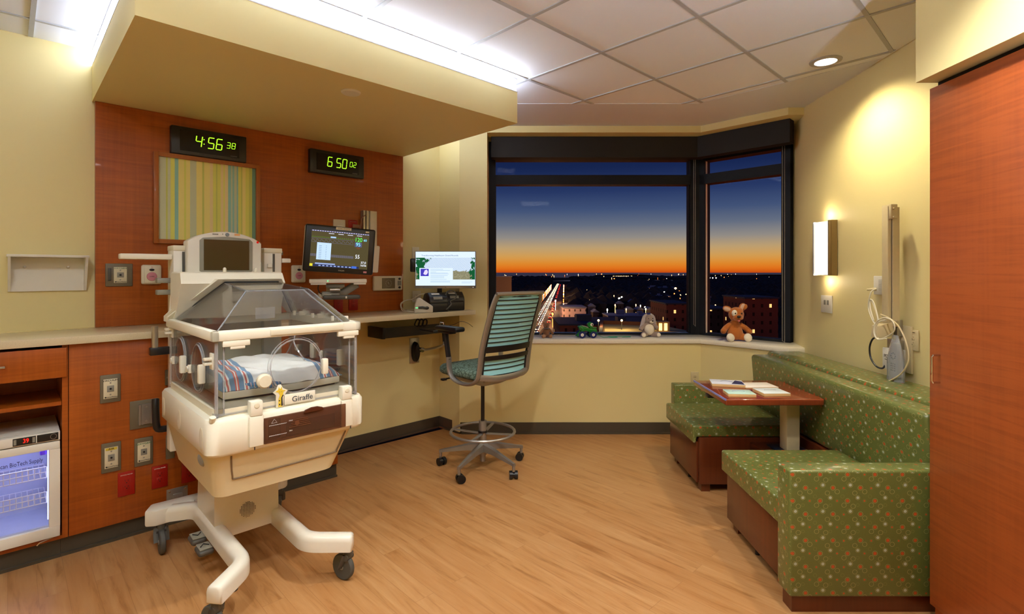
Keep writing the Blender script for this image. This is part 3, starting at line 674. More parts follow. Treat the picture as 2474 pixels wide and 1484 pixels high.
# patient monitor
def rotm(ry, rz): return (0, math.radians(ry), math.radians(rz))
P = at(821, 604, 3.80)
t = Thing('patient_monitor', 'black-framed patient monitor showing green and blue vital sign traces', 'monitor', (0, 0, 0), rot=rotm(3.8, 22), loc=P); t.o.scale = (.935,)*3
W, H = .262, .182
t.part('bezel', MB().box(-W, W, -.02, .012, -H, H, b=.018, seg=4), BLACK)
t.part('rear_shell', MB().box(-W-.004, W+.004, .010, .065, -H+.004, H-.002, b=.018, seg=4), OFFW)
t.part('rear_module', MB().box(W-.03, W+.05, .05, .11, -.16, .06, b=.01), WHITE2)
scr = t.part('screen', MB().box(-.215, .215, -.0225, -.0195, -.142, .142), emis('monitor_screen', (88, 78, 50), .9))
E_ = lambda n, c, e=1.4: emis(n, c, e)
m = MB(); y = -.0232
for k in range(22): 
    xx = -.212+k*.0145; m.box(xx, xx+.013, y, y+.0005, .086, .0868).box(xx+.008, xx+.009, y, y+.0005, .086, .094)
t.part('ecg_trace', m, E_('trace_green', (110, 200, 60), .8), scr)
m = MB(); pts = []
for k in range(40): pts.append((-.212+k*.0079, y, .052+[.0, .02, .012, .004][k % 4]))
m.tube(pts, .0008, 4); m.box(-.212, .10, y, y+.0004, .077, .078).box(-.212, .10, y, y+.0004, .046, .047)
for k in range(60): m.box(-.212+k*.0053, -.2105+k*.0053, y, y+.0004, -.063, -.043)
t.part('pulse_trace', m, E_('trace_grey', (150, 150, 190), .7), scr)
t.part('heart_rate_digits', MB().text('120', .046, (.134, y, .088), sx=.85), E_('num_green', (90, 230, 90)), scr)
t.part('value_box', MB().box(.108, .162, y+.0004, y+.001, .032, .068), E_('box_blue', (92, 96, 130), .9), scr)
t.part('oxygen_digits', MB().text('95', .042, (.134, y, .051), sx=.85).text('60', .025, (.185, y, .088)), E_('num_cyan', (130, 220, 250)), scr)
t.part('resp_digits', MB().text('55', .042, (.134, y, -.046), sx=.85).text('37.0', .024, (.182, y, -.090)).text('16/56', .021, (.182, y, -.112)), E_('num_white', (230, 235, 245)), scr)
t.part('red_value', MB().text('100', .018, (.134, y, .022)), E_('num_red', (170, 70, 50), .8), scr)
t.part('menu_window', MB().box(-.170, -.066, y-.0006, y, -.087, .045), E_('win_blue', (196, 222, 250), 1.0), scr)
m = MB()
for r in range(8): m.box(-.155, -.135, y-.0009, y-.0006, -.075+r*.0135, -.0725+r*.0135).box(-.105, -.098, y-.0009, y-.0006, -.075+r*.0135, -.0725+r*.0135)
t.part('menu_text', m, E_('menu_ink', (110, 140, 180), .6), scr)
t.part('top_bar', MB().box(-.215, .215, y, y+.0005, .131, .139), E_('bar_blue', (86, 84, 140), .9), scr)
m = MB()
for k in range(24): m.box(-.21+k*.0178, -.2+k*.0178, y-.0006, y, .133, .137)
for k in range(4): m.box(-.09+k*.07, -.05+k*.07, y-.0006, y, .118, .122)
t.part('top_text', m, E_('bar_text', (230, 230, 250), 1.0), scr)
t.part('bottom_bar', MB().box(-.190, .150, y, y+.0005, -.140, -.124), E_('bar_dark', (44, 50, 90), .9), scr)
m = MB()
for k in range(9): m.box(-.15+k*.028, -.134+k*.028, y-.0006, y, -.136, -.128)
m.box(-.176, -.03, y-.0006, y, -.122, -.112)
t.part('bottom_icons', m, E_('icon_pale', (160, 180, 230), .9), scr)
t.part('alarm_key', MB().box(-.215, -.193, y, y+.0005, -.140, -.120), E_('yellow_key', (226, 214, 60), 1.0), scr)
t.part('blue_key', MB().box(.095, .132, y-.0006, y, -.140, -.122), E_('key_blue', (70, 110, 210), 1.0), scr)
t.part('highlight_box', MB().box(-.075, -.035, y-.0008, y, .086, .098), E_('pale_box', (170, 200, 230), 1.0), scr)
t.part('sticker', MB().box(-.04, .075, -.0215, -.0200, .156, .176).box(.185, .212, -.0215, -.02, .150, .162), LABELM)
t.part('sticker_text', MB().text('PRIMARY MONITOR', .011, (.0175, -.0218, .166), sx=.95), INK)
t.part('maker_name', MB().text('PHILIPS', .014, (.02, -.0205, -.163)), WINK)
t.part('pink_tag', MB().box(.187, .212, -.0212, -.0200, -.170, -.156), PINK)
# monitor arm and tray
P2 = at(822, 680, 3.84)
t = Thing('monitor_mount', 'white swing arm and tray with a grey grip under the patient monitor', 'monitor mount', (0, 0, 0), rot=rotm(0, 22), loc=P2)
t.part('tray', MB().box(-.215, .185, -.06, .07, -.012, .018, b=.006).box(-.205, -.10, -.055, .05, -.024, -.012, b=.003).box(.09, .18, -.055, .05, -.024, -.012, b=.003), WHITE2)
t.part('status_light', MB().ball((-.09, -.061, .004), .003, n=8), emis('led_green', (60, 255, 120), 4))
t.part('tilt_arm', MB().tube([(.12, .0, -.02), (.04, .03, -.075), (-.04, .08, -.11)], .018, 8, flat=(.018, .03)).box(-.10, .03, -.02, .03, -.045, -.02, b=.005).box(-.13, .0, -.03, .08, -.115, -.075, b=.01), GREYP)
t.part('joint', MB().cyl((-.075, -.04, -.062), (-.005, -.04, -.062), .016), STEEL)
t.part('lower_arm', MB().box(-.15, .0, .0, .22, -.12, -.09, b=.008), WHITE2)
t.part('wall_mount', MB().box(-.09, .03, .16, .2, -.13, -.03, b=.006), WHITE2)
g = t.part('grip', MB().box(-.125, .135, -.105, -.045, -.130, -.098, b=.013, seg=3), DGREY)
t.part('grip_icon', MB().box(.030, .040, -.1065, -.105, -.122, -.106), WINK, g)
t.part('grip_post', MB().box(-.12, -.06, -.06, .02, -.122, -.095, b=.008), WHITE2)
m = MB().tube([(-.15, -.03, -.02), (-.155, -.03, -.05), (-.145, -.01, -.08), (-.12, .0, -.1)], .004, 6, smooth=4)
t.part('cable', m, BLACK)
# touch panel
s0, s1, z0, z1 = rect_on(899, 667, 968, 702, 4.05); cx, cz = (s0+s1)/2, (z0+z1)/2; w, h = s1-s0, z1-z0
t = Thing('nurse_call_panel', 'small cream wall panel with a clock face screen right of the patient monitor', 'wall panel', (cx, 4.05, z0), 'H')
t.part('housing', MB().box(s0, s1, 4.018, 4.0495, z0, z1, b=.010, seg=3), OFFW)
scr = t.part('screen', MB().box(s0+w*.27, s0+w*.72, 4.0155, 4.019, z0+h*.14, z1-h*.14), simple('dim_screen', (112, 100, 74), .25))
m = MB(); rr = h*.22; sx = s0+w*.495
for k in range(12): a = k*PI/6; m.ball((sx+rr*math.sin(a), 4.0152, cz+rr*math.cos(a)), (.0022, .0006, .0022), n=6)
m.tube([(sx, 4.0148, cz), (sx-.006, 4.0148, cz+.014)], .0011, 5).tube([(sx, 4.0148, cz), (sx+.005, 4.0148, cz-.010)], .0011, 5)
t.part('clock_face', m, WINK, scr)
for zz in (cz+h*.3, cz-h*.3): t.part('key', MB().ball((s0+w*.89, 4.018, zz), (.014, .004, .010), n=12), BLACK)
t.part('speaker_patch', MB().box(s0+w*.82, s0+w*.95, 4.0165, 4.019, cz-h*.17, cz+h*.17, b=.002), GREYP)

#===DESKSTUFF
# desktop monitor
P = at(1076.5, 652, 4.5)
t = Thing('desktop_monitor', 'wide silver computer monitor showing a blue and white presentation slide', 'monitor', (0, 0, 0), rot=(0, 0, 0), loc=P)
W, H = .2645, .162
t.part('case', MB().box(-W, W, -.006, .022, -H, H, b=.003), SILVER)
t.part('bezel', MB().box(-W+.003, W-.003, -.009, -.006, -H+.02, H-.002), BLACK)
def m_slide():
    m = bpy.data.materials.new('slide_photo'); t_ = NT(m)
    v = t_.coord('Object', (1, 1, 1)); sp = t_.n('ShaderNodeSeparateXYZ'); t_.l(v, sp.inputs[0])
    v2 = t_.coord('Object', (14, 1, 14), (0, .7, 0)); w = t_.n('ShaderNodeTexWave'); w.inputs['Scale'].default_value = 2.2; w.inputs['Distortion'].default_value = 3; t_.l(v2, w.inputs['Vector'])
    c1 = t_.mix(w.outputs['Fac'], lin((176, 206, 240)), lin((236, 244, 252)))
    br = t_.n('ShaderNodeTexBrick'); t_.l(t_.coord('Object', (1, 1, 1), (PI/2, 0, 0.15)), br.inputs['Vector']); br.inputs['Scale'].default_value = 46
    br.inputs['Color1'].default_value = (*lin((196, 190, 150)), 1); br.inputs['Color2'].default_value = (*lin((150, 140, 100)), 1); br.inputs['Mortar'].default_value = (*lin((120, 120, 100)), 1); br.inputs['Mortar Size'].default_value = .06
    nz = t_.noise(v, 26, 4, .7)
    low = t_.math('LESS_THAN', t_.math('ADD', sp.outputs[2], t_.math('MULTIPLY', nz, .06)), .02)
    c2 = t_.mix(low, c1, br.outputs['Color'])
    edge = t_.math('ABSOLUTE', t_.math('SUBTRACT', sp.outputs[0], .03))
    tree = t_.math('MULTIPLY', t_.math('GREATER_THAN', t_.math('ADD', t_.math('MULTIPLY', edge, 1.0), t_.math('MULTIPLY', nz, .26)), .325), t_.math('GREATER_THAN', nz, .42))
    c3 = t_.mix(tree, c2, lin((24, 92, 52)))
    e = t_.n('ShaderNodeEmission'); t_.l(c3, e.inputs[0]); e.inputs[1].default_value = .9; t_.l(e.outputs[0], t_.out.inputs[0]); return m
scr = t.part('screen', MB().box(-W+.006, W-.006, -.0105, -.009, -H+.024, H-.005), emis('slide_white', (222, 238, 252), .98))
t.part('slide_picture', MB().box(-W+.007, W-.008, -.0112, -.0105, -.085, .105), m_slide(), scr)
t.part('slide_card', MB().box(-.225, .065, -.0120, -.0112, -.118, .015), MATS['slide_white'], scr)
t.part('slide_portrait', MB().box(-.215, -.145, -.0126, -.0120, -.055, .008), emis('purple_photo', (70, 60, 180), 1.0), scr)
t.part('portrait_light', MB().prism([(-.192, -.035), (-.178, -.004), (-.160, .002), (-.150, -.02), (-.160, -.04), (-.175, -.045)], -.0130, -.0126, 'y'), emis('pale_violet', (215, 205, 250), 1.1), scr)
m = MB().text('Transforming Healthcare Grand Rounds', .0175, (-.048, -.0112, .1235), sx=1.12)
t.part('slide_title', m, emis('slide_title_ink', (70, 110, 176), .6), scr)
m = MB()
for k, (zz, ww) in enumerate(((.004, .11), (-.005, .17), (-.02, .05), (-.028, .15), (-.036, .16), (-.05, .15), (-.058, .12), (-.07, .12), (-.083, .14), (-.098, .17), (-.106, .17))):
    m.box(-.13, -.13+ww, -.0126, -.0121, zz-.0012, zz+.0012)
m.box(.14, .235, -.0112, -.0106, -.106, -.104).box(.14, .215, -.0112, -.0106, -.116, -.114)
t.part('slide_text', m, emis('slide_ink', (150, 186, 220), .9), scr)
t.part('maker_mark', MB().ball((0, -.0065, -.152), (.006, .001, .003), n=8).text('DELL', .007, (-.19, -.0065, -.152)), DGREY)
t.part('power_light', MB().ball((.24, -.0065, -.152), .002, n=6), emis('led_white', (240, 245, 255), 3))
t.part('arm_joint', MB().box(-.04, .06, .022, .06, -.05, .05, b=.006).box(-.315, -.268, .02, .10, -.02, .10, b=.012).tube([(.0, .05, 0), (-.12, .09, .03), (-.29, .06, .03)], .02, 10), BLACK)
t.part('stand_post', MB().cyl((-.08, .20, -.16), (-.08, .20, .08), .018).box(-.10, -.06, .08, .20, .02, .06, b=.006), BLACK)
t.part('desk_clamp', MB().cyl((-.08, .20, -.337), (-.08, .20, -.16), .022).box(-.12, -.04, .16, .24, -.3395, -.33, b=.003), BLACK)
# printers
def printer(px, Y, lab, rz):
    x = (px-1237)/1250*Y
    t = Thing('label_printer', lab, 'printer', (0, 0, 0), rot=(0, 0, math.radians(rz)), loc=(x, Y, 1.1605))
    prof = [(-.10, 0), (.10, 0), (.10, .10), (.06, .155), (-.03, .165), (-.085, .125), (-.10, .09)]
    t.part('shell', MB().prism([(p, q) for p, q in prof], -.085, .085, 'x', b=.010, seg=3), BLACK)
    t.part('paper_slot', MB().box(-.065, .065, -.1025, -.0995, .078, .084), BLACKM)
    t.part('front_door', MB().box(-.07, .07, -.103, -.0995, .012, .070, b=.003), simple('charcoal_plastic', (34, 32, 30), .35))
    t.part('button_strip', MB().hexa([(-.05, -.098, .108), (.03, -.098, .108), (.03, -.094, .111), (-.05, -.094, .111), (-.05, -.088, .128), (.03, -.088, .128), (.03, -.084, .131), (-.05, -.084, .131)]), GREYP)
    t.part('label', MB().hexa([(-.055, -.062, .148), (.015, -.062, .148), (.015, -.060, .145), (-.055, -.060, .145), (-.055, -.047, .1585), (.015, -.047, .1585), (.015, -.045, .155), (-.055, -.045, .155)]), WINK)
printer(1052, 4.50, 'black label printer with pale buttons on the counter, beside the scanner cradle', 28)
printer(1093, 4.69, 'black label printer farther along the counter with cables draped over it', 24)
x, Y = at(1022, 740, 4.34)[0], 4.34
t = Thing('scanner_cradle', 'light grey scanner cradle with black lever and green light on the counter', 'scanner', (0, 0, 0), rot=(0, 0, math.radians(12)), loc=(x, Y, 1.1605))
t.part('housing', MB().prism([(-.075, 0), (.08, 0), (.082, .055), (.06, .068), (-.025, .125), (-.05, .12), (-.068, .07)], -.04, .04, 'y', b=.010, seg=3), simple('pale_grey_plastic', (196, 188, 172), .4))
t.part('lever', MB().tube([(-.04, -.043, .045), (-.005, -.046, .047), (.03, -.046, .04)], .006, 8, flat=(.004, .011)).ball((.03, -.045, .042), (.018, .006, .013)), BLACK)
t.part('status_light', MB().box(-.062, -.045, -.042, -.040, .042, .046), MATS['led_green'])
t.part('base_plate', MB().box(-.07, .078, -.036, .036, -.0003, .006), GREYP)
def cord(pts, r, mat, lab, n=6, sm=5, nm='cable', cat='cable', close=False):
    p0 = min(pts, key=lambda q: q[2]); return one(nm, MB().tube(pts, r, n, smooth=sm, closed=close), mat, lab, cat, p0)
A = lambda px, py, Y: at(px, py, Y)
zc = 1.165
def onc(px, Y): return ((px-1237)/1250*Y, Y, zc)
cord([onc(1000, 4.36), onc(985, 4.42), onc(972, 4.52), A(968, 735, 4.6), A(978, 727, 4.64), A(998, 722, 4.6), A(1015, 712, 4.52), A(1025, 710, 4.48)], .004, OFFW, 'pale cable looping on the counter from the scanner cradle')
cord([onc(1005, 4.38), onc(988, 4.47), onc(975, 4.6), A(970, 736, 4.66), A(985, 724, 4.68), A(1003, 726, 4.66), A(1003, 716, 4.7)], .004, LABELM, 'second pale cable running up the wall behind the scanner cradle')
cord([A(1080, 730, 4.46), A(1076, 715, 4.48), A(1082, 704, 4.5), A(1095, 703, 4.5), A(1102, 712, 4.5), A(1100, 722, 4.5), A(1088, 728, 4.48), A(1090, 736, 4.44), A(1078, 748, 4.40)], .005, DGREY, 'dark cable draped in a loop over the two printers')
# wall plates beside desk monitor
s0, s1, z0, z1 = rect_on(995, 597, 1012, 625, 4.09)
outlet(None, 4.09, 'white wall outlet plate above left corner of the computer monitor', OFFW, None, INK, 'H', (s0, s1, z0, z1))
s0, s1, z0, z1 = rect_on(996, 703, 1016, 730, 4.09)
outlet(None, 4.09, 'cream wall outlet plate behind the cables on the counter', OFFW, None, INK, 'H', (s0, s1, z0, z1))
# under the counter
p = to_frame('H', *A(925, 800, 4.3)[:2])
t = Thing('cable_trough', 'long dark cable tray fixed under the counter', 'cable tray', (2.5, 3.95, .95), 'H')
t.part('trough', MB().box(2.26, 2.88, 3.84, 3.862, .945, 1.03).box(2.26, 2.88, 3.862, 4.085, .945, .955).box(2.26, 2.275, 3.862, 4.085, .955, 1.03), simple('dark_steel', (52, 48, 44), .4, .3))
t.part('end_cap', MB().box(2.235, 2.262, 3.835, 4.085, .94, 1.035, b=.003), BLACK)
s0, s1, z0, z1 = rect_on(989, 817, 1012, 877, 4.09); cx = (s0+s1)/2
t = Thing('keyboard_arm', 'wall-mounted black and chrome folding arm with keyboard tray under the counter', 'keyboard arm', (cx, 4.09, z0), 'H')
t.part('wall_plate', MB().box(s0, s1, 4.083, 4.0895, z0, z1, b=.001), STEEL)
t.part('pivot_cover', MB().loft([[(cx+.035*math.cos(a*PI/8)*k, y_, (z0+z1)/2-.01+.095*math.sin(a*PI/8)*k) for a in range(16)] for y_, k in ((4.083, 1.0), (4.045, .95), (4.03, .75))]), BLACK)
q0 = (cx+.03, 4.03, .79)
def WH(px, py, Y): 
    a = at(px, py, Y); s = to_frame('H', a[0], a[1]); return (s[0], s[1], a[2])
e1, e2, e3 = WH(1068, 836, 4.35), WH(1074, 826, 4.35), WH(1071, 796, 4.35)
t.part('knuckle', MB().cyl((cx+.02, 4.04, .785), (cx+.02, 3.98, .785), .022), CHROME)
t.part('lower_link', MB().tube([(cx+.02, 4.0, .785), (cx+.05, 3.95, .79), e1, e2], .012, 10, smooth=3), STEEL)
t.part('upper_link', MB().tube([e2, e3], .015, 10), BLACK)
tr_ = WH(1062, 796, 4.35)
t.part('keyboard_tray', MB().box(tr_[0]-.13, tr_[0]+.16, tr_[1]-.09, tr_[1]+.11, tr_[2]-.012, tr_[2]+.006, b=.006), BLACK)
t.part('pull_bracket', MB().tube([WH(1062, 792, 4.33), WH(1064, 779, 4.33), WH(1071, 780, 4.33), WH(1073, 790, 4.33)], .004, 6), CHROME)
t.part('cord', MB().tube([WH(1074, 788, 4.3), WH(1095, 785, 4.2), WH(1113, 777, 4.1), WH(1130, 781, 4.05), WH(1142, 790, 4.1)], .0022, 6, smooth=5), BLACK)
m = MB()
for k in range(3): 
    a = [WH(1008+k*9+dx, 780+dy, 4.55) for dx, dy in ((0, -8), (-4, -2), (-6, 6), (0, 9), (5, 3), (5, -6))]; m.tube(a, .006, 6, smooth=4, closed=True)
one('cable', m, BLACKM, 'tangle of black cables lying in the tray under the counter', 'cable', WH(1010, 788, 4.55), 'H')

#===INCUBATOR
inc = Thing('incubator', 'large cream infant incubator on wheels with clear hood and striped blanket inside', 'incubator', (.93, 2.9, 0), 'H')
IP = inc.part
# base ------------------------------------------------
def fillet(pts, r, n=6):
    P = [Vector(p) for p in pts]; out = [P[0]]
    for a, b_, c in zip(P[:-2], P[1:-1], P[2:]):
        u = (a-b_).normalized(); v = (c-b_).normalized(); p, q = b_+u*r, b_+v*r
        for k in range(n+1): t = k/n; out.append(p*(1-t)**2+b_*(2*t*(1-t))+q*t*t)
    return out+[P[-1]]
def rail_path(side):
    x0, x1, xf = (.566, .748, .594) if side < 0 else (1.228, 1.032, 1.204)
    p = fillet([(x0, 3.350, .191), (x1, 3.225, .207), (x1, 2.465, .207), (xf, 2.342, .191)], .055)
    a = (p[0]-p[1]).normalized(); c = (p[-1]-p[-2]).normalized()
    return [p[0], p[0]-a*.004, p[0]-a*.012]+p[1:-1]+[p[-1]-c*.012, p[-1]-c*.004, p[-1]]
for side in (-1, 1):
    pth = [Vector(p) for p in rail_path(side)]
    rings = []; N = len(pth)
    for i, p in enumerate(pth):
        tg = (pth[min(i+1, N-1)]-pth[max(i-1, 0)]); tg.z = 0; tg.normalize(); nx = Vector((-tg.y, tg.x, 0))
        k = {0: .76, 1: .93}.get(min(i, N-1-i), 1); hw = .034*k; ht = .038*k
        prof = [(-1, -1), (-1, .25), (-.88, .7), (-.5, 1), (.5, 1), (.88, .7), (1, .25), (1, -1)]
        rings.append([tuple(p+nx*(u*hw)+Vector((0, 0, v*ht))) for u, v in prof])
    lg = IP('leg_rail', MB().loft(rings), BASEW, sharp=.9)
IP('rear_crossbar', MB().prism([(.515, 3.31), (.56, 3.28), (1.24, 3.30), (1.27, 3.33), (1.24, 3.38), (.56, 3.40)], .15, .235, b=.012), BASEW)
IP('center_bridge', MB().box(.74, 1.04, 2.88, 3.30, .165, .24, b=.012), BASEW)
for ci, (x, y, sw) in enumerate(((.590, 3.31, -1.62), (1.215, 3.33, 1.23), (.615, 2.368, 1.9), (1.186, 2.362, 1.90))):
    cs = IP('caster', MB().cyl((x, y, .128), (x, y, .152), .020).prism([(-.02, -.02), (.02, -.02), (.02, .02), (-.02, .02)], 0, .001) if False else MB().cyl((x, y, .122), (x, y, .156), .022), DGREY)
    dx, dy = math.cos(sw), math.sin(sw); off = .028
    wx, wy = x-dy*0+dx*off, y+dy*off           # trailing wheel
    ax = Vector((-dy, dx, 0)); cw = Vector((wx, wy, .0625))
    m = MB()
    for sgn in (-1, 1): m.tube([Vector((x, y, .130))+ax*(.018*sgn), Vector((x+dx*.01, y+dy*.01, .10))+ax*(.021*sgn), cw+ax*(.021*sgn)], .008, 8, flat=(.005, .016))
    m.cyl(Vector((x, y, .118))-ax*.022, Vector((x, y, .118))+ax*.022, .018)
    IP('fork', m, DGREY, cs)
    m = MB(); n = 28; prof = [(.040, -.013), (.058, -.013), (.0625, -.008), (.0625, .008), (.058, .013), (.040, .013)]
    rings = []
    for r, h in prof: rings.append([tuple(cw+ax*h+Vector((dx, dy, 0))*(r*math.cos(2*PI*k/n))+Vector((0, 0, 1))*(r*math.sin(2*PI*k/n))) for k in range(n)])
    m.loft(rings); IP('tire', m, RUBBER, cs)
    m = MB().cyl(cw-ax*.011, cw+ax*.011, .0405, n=28).cyl(cw-ax*.016, cw+ax*.016, .012)
    IP('wheel_hub', m, GREYP, cs)
# pedestal
IP('pedestal', MB().loft([[(.728, 2.845, .175), (1.035, 2.845, .175), (1.035, 3.17, .175), (.728, 3.17, .175)], [(.728, 2.845, .20), (1.035, 2.845, .20), (1.035, 3.17, .20), (.728, 3.17, .20)], [(.735, 2.87, .56), (1.04, 2.87, .56), (1.04, 3.16, .56), (.735, 3.16, .56)]]), BASEW)
m = MB()
for i in range(-5, 6):
    for j in range(-5, 6):
        if i*i+j*j <= 26: m.box(.883+i*.0072-.0013, .883+i*.0072+.0013, 2.846, 2.864, .283+j*.0072-.0013, .283+j*.0072+.0013)
IP('speaker_holes', m, DGREY)
# foot pedals on the left rail
def pedal(y0, z0, lab, sym):
    p = IP('foot_pedal', MB().box(.655, .725, y0-.05, y0+.045, z0-.03, z0+.0, b=.014, seg=3), DGREY)
    q = IP('pedal_pad', MB().box(.662, .718, y0-.042, y0+.037, z0, z0+.006, b=.004), GREYP, p)
    k = 1 if sym else -1
    IP('arrow_mark', MB().tube([(.672, y0-.012*k, z0+.008), (.690, y0+.014*k, z0+.008), (.708, y0-.012*k, z0+.008)], .003, 4), BLACK, p)
pedal(2.87, .155, '', True); pedal(3.00, .160, '', False); pedal(2.50, .135, '', True)
# tub (storage drawer) tapering down
def sq(x0, x1, y0, y1, z, r=.04):
    pts = []
    for cx, cy, a0 in ((x1-r, y1-r, 0), (x0+r, y1-r, 1), (x0+r, y0+r, 2), (x1-r, y0+r, 3)):
        for k in range(4): a = (a0+k/3.0)*PI/2; pts.append((cx+r*math.cos(a), cy+r*math.sin(a), z))
    return pts
IP('storage_tub', MB().loft([sq(.672, 1.16, 2.53, 3.20, .503, .05), sq(.645, 1.185, 2.50, 3.23, .515, .05), sq(.605, 1.275, 2.455, 3.30, .725, .05), sq(.60, 1.28, 2.45, 3.30, .735, .05)]), DRAWERW)
def tubp(f, z):   # point on the tub's front face
    k = (z-.515)/(.725-.515); a = .645+(.605-.645)*k; c = 1.185+(1.275-1.185)*k; return (a+(c-a)*f, 2.50+(2.455-2.50)*k-.003, z)
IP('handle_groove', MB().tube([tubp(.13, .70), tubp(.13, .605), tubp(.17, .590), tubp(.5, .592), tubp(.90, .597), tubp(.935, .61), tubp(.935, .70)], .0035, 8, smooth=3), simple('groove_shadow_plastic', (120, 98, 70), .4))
IP('side_scoop', MB().ball((.622, 2.62, .665), (.014, .055, .03), n=16), GREYP)
# body band
m = MB().loft([sq(.600, 1.30, 2.425, 3.32, .718, .045), sq(.590, 1.309, 2.415, 3.33, .730, .05), sq(.590, 1.309, 2.415, 3.33, .860, .05), sq(.598, 1.301, 2.423, 3.32, .875, .05), sq(.640, 1.262, 2.465, 3.28, .882, .04)])
IP('body_shell', m, WHITE, sharp=.7)
for f in (.268, .855):
    x = .59+.719*f; IP('front_latch', MB().box(x-.030, x+.030, 2.404, 2.418, .735, .868, b=.005).box(x-.026, x+.026, 2.404, 2.452, .868, .935, b=.006), WHITE)
    IP('latch_button', MB().lathe([(.001, -.003), (.010, -.0025), (.012, 0)], (x, 2.404, .915), 16, 'y'), OFFW)
IP('panel_seam', MB().box(.775, .778, 2.411, 2.416, .72, .87).box(1.225, 1.228, 2.411, 2.416, .72, .87), DGREY)
for y in (2.50, 2.9, 3.24):
    IP('side_recess', MB().ball((.5905, y, .79), (.004, .035, .05), n=16), OFFW)
IP('corner_button', MB().cyl((.615, 2.435, .872), (.615, 2.425, .892), .012), OFFW)
# humidifier drawer
hx0, hx1, hz0, hz1 = .812, 1.195, .738, .852
hd = IP('humidifier_drawer', MB().box(hx0, hx1, 2.399, 2.414, hz0, hz1, b=.003), SMOKE)
IP('water_chamber', MB().box(hx0+.02, hx0+.075, 2.4145, 2.4155, hz0+.012, hz1-.012).box(hx0+.10, hx1-.05, 2.4145, 2.4155, hz0+.012, hz1-.04), simple('amber_inner', (150, 104, 70), .4), hd)
m = MB(); 
for zz, w_ in ((hz0+.078, 'MAX'), (hz0+.032, 'MIN')):
    m.tube([(hx0+.02+k*.004, 2.3985, zz+(.0015 if k % 2 else -.0015)) for k in range(20)], .0008, 4); m.text(w_, .008, (hx0+.115, 2.3985, zz+.006))
m.tube([(hx0+.03, 2.3985, hz0+.088), (hx0+.042, 2.3985, hz0+.105), (hx0+.054, 2.3985, hz0+.088)], .0007, 4, closed=True)
IP('level_marks', m, WINK, hd)
IP('drawer_grip', MB().prism([(.985, .845), (.99, .858), (1.02, .866), (1.05, .866), (1.075, .858), (1.08, .845)], 2.392, 2.402, 'y', b=.002), simple('dark_amber', (74, 36, 20), .25), hd)
m = MB()
for k in range(5): m.box(.92+.004*k, 1.02-.004*k, 2.3975, 2.3988, .79+k*.008, .793+k*.008)
m.lathe([(.001, 0), (.011, 0), (.011, .001)], (.955, 2.397, .806), 14, 'y'); IP('vent_marks', m, simple('amber_mark', (100, 58, 34), .4), hd)
# deck tray and bed
IP('deck', MB().loft([sq(.625, 1.28, 2.448, 3.30, .878, .05), sq(.625, 1.28, 2.448, 3.30, .912, .05), sq(.65, 1.255, 2.475, 3.27, .918, .05)]), OFFW)
def arc_tray(z0, z1, bow, x0, x1, y0, y1):
    pts = [(x0, y1), (x1, y1), (x1, y0+.03)] + [(x1-(x1-x0)*k/10, y0-bow*math.sin(PI*k/10)) for k in range(0, 11)] + [(x0, y0+.03)]
    return MB().prism(pts, z0, z1, b=.004)
IP('bed_tray', arc_tray(.93, .962, .02, .69, 1.235, 2.55, 3.18), WHITE)
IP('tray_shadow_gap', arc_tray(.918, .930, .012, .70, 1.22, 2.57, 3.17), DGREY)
# mattress with blanket (rounded quilted slab)
def m_blanket():
    m = bpy.data.materials.new('striped_hospital_blanket'); t_ = NT(m)
    tc = t_.n('ShaderNodeTexCoord'); sp = t_.n('ShaderNodeSeparateXYZ'); t_.l(tc.outputs['Object'], sp.inputs[0])
    nz = t_.noise(t_.coord('Object'), 5, 2)
    x = t_.math('ADD', t_.math('ADD', t_.math('MULTIPLY', sp.outputs[0], 1.0), t_.math('MULTIPLY', sp.outputs[1], -.10)), t_.math('MULTIPLY', nz, .03))
    # stripes on both long edges
    ax = t_.math('ABSOLUTE', t_.math('SUBTRACT', x, .045))
    w = lin((246, 248, 244)); bl = lin((118, 158, 194)); rd = lin((212, 116, 106))
    rv = t_.math('DIVIDE', t_.math('SUBTRACT', ax, .15), .15)
    col = t_.ramp(rv, [(0, w), (.03, bl), (.16, w), (.20, rd), (.25, w), (.29, bl), (.42, rd), (.46, w), (.49, rd), (.53, bl), (.66, w), (.70, rd), (.75, w), (.79, bl), (.95, w)], 'CONSTANT')
    fn = t_.noise(t_.coord('Object'), 9, 3); t_.bsdf(col, .85, bump=fn, bstr=.5, bdist=.02, spec=.2, sheen=.3); return m
BL = m_blanket()
m = MB(); NX, NY = 30, 24; grid = []
x0, x1, y0, y1 = .688, 1.25, 2.555, 3.16
random.seed(3)
for j in range(NY+1):
    row = []
    for i in range(NX+1):
        u, v = i/NX, j/NY; ex = min(u, 1-u)*2; ey = min(v, 1-v)*2
        h = .058*min(1, (ex*3.2))**.5*min(1, ey*3.4)**.5
        h += .010*math.sin(u*9+v*4)*min(1, ex*3)*min(1, ey*3)*.6+.004*math.sin(u*31+v*17)*min(1, ex*4)
        row.append(m.bm.verts.new((x0+(x1-x0)*u, y0+(y1-y0)*v-.02*math.sin(PI*u)*(1-v), .962+max(h, 0)+.012*v)))
    grid.append(row)
for j in range(NY):
    for i in range(NX): m.bm.faces.new((grid[j][i], grid[j][i+1], grid[j+1][i+1], grid[j+1][i]))
bl = m.build('baby_blanket', BL, None, (.97, 2.85, .962)); bl.location = frame_pt('H', .97, 2.85, .962); bl.rotation_euler = (0, 0, AH)
md = bl.modifiers.new('s', 'SOLIDIFY'); md.thickness = .004; md.offset = 1
tag(bl, 'white blanket with blue and red stripes covering the mattress inside the incubator', 'blanket')
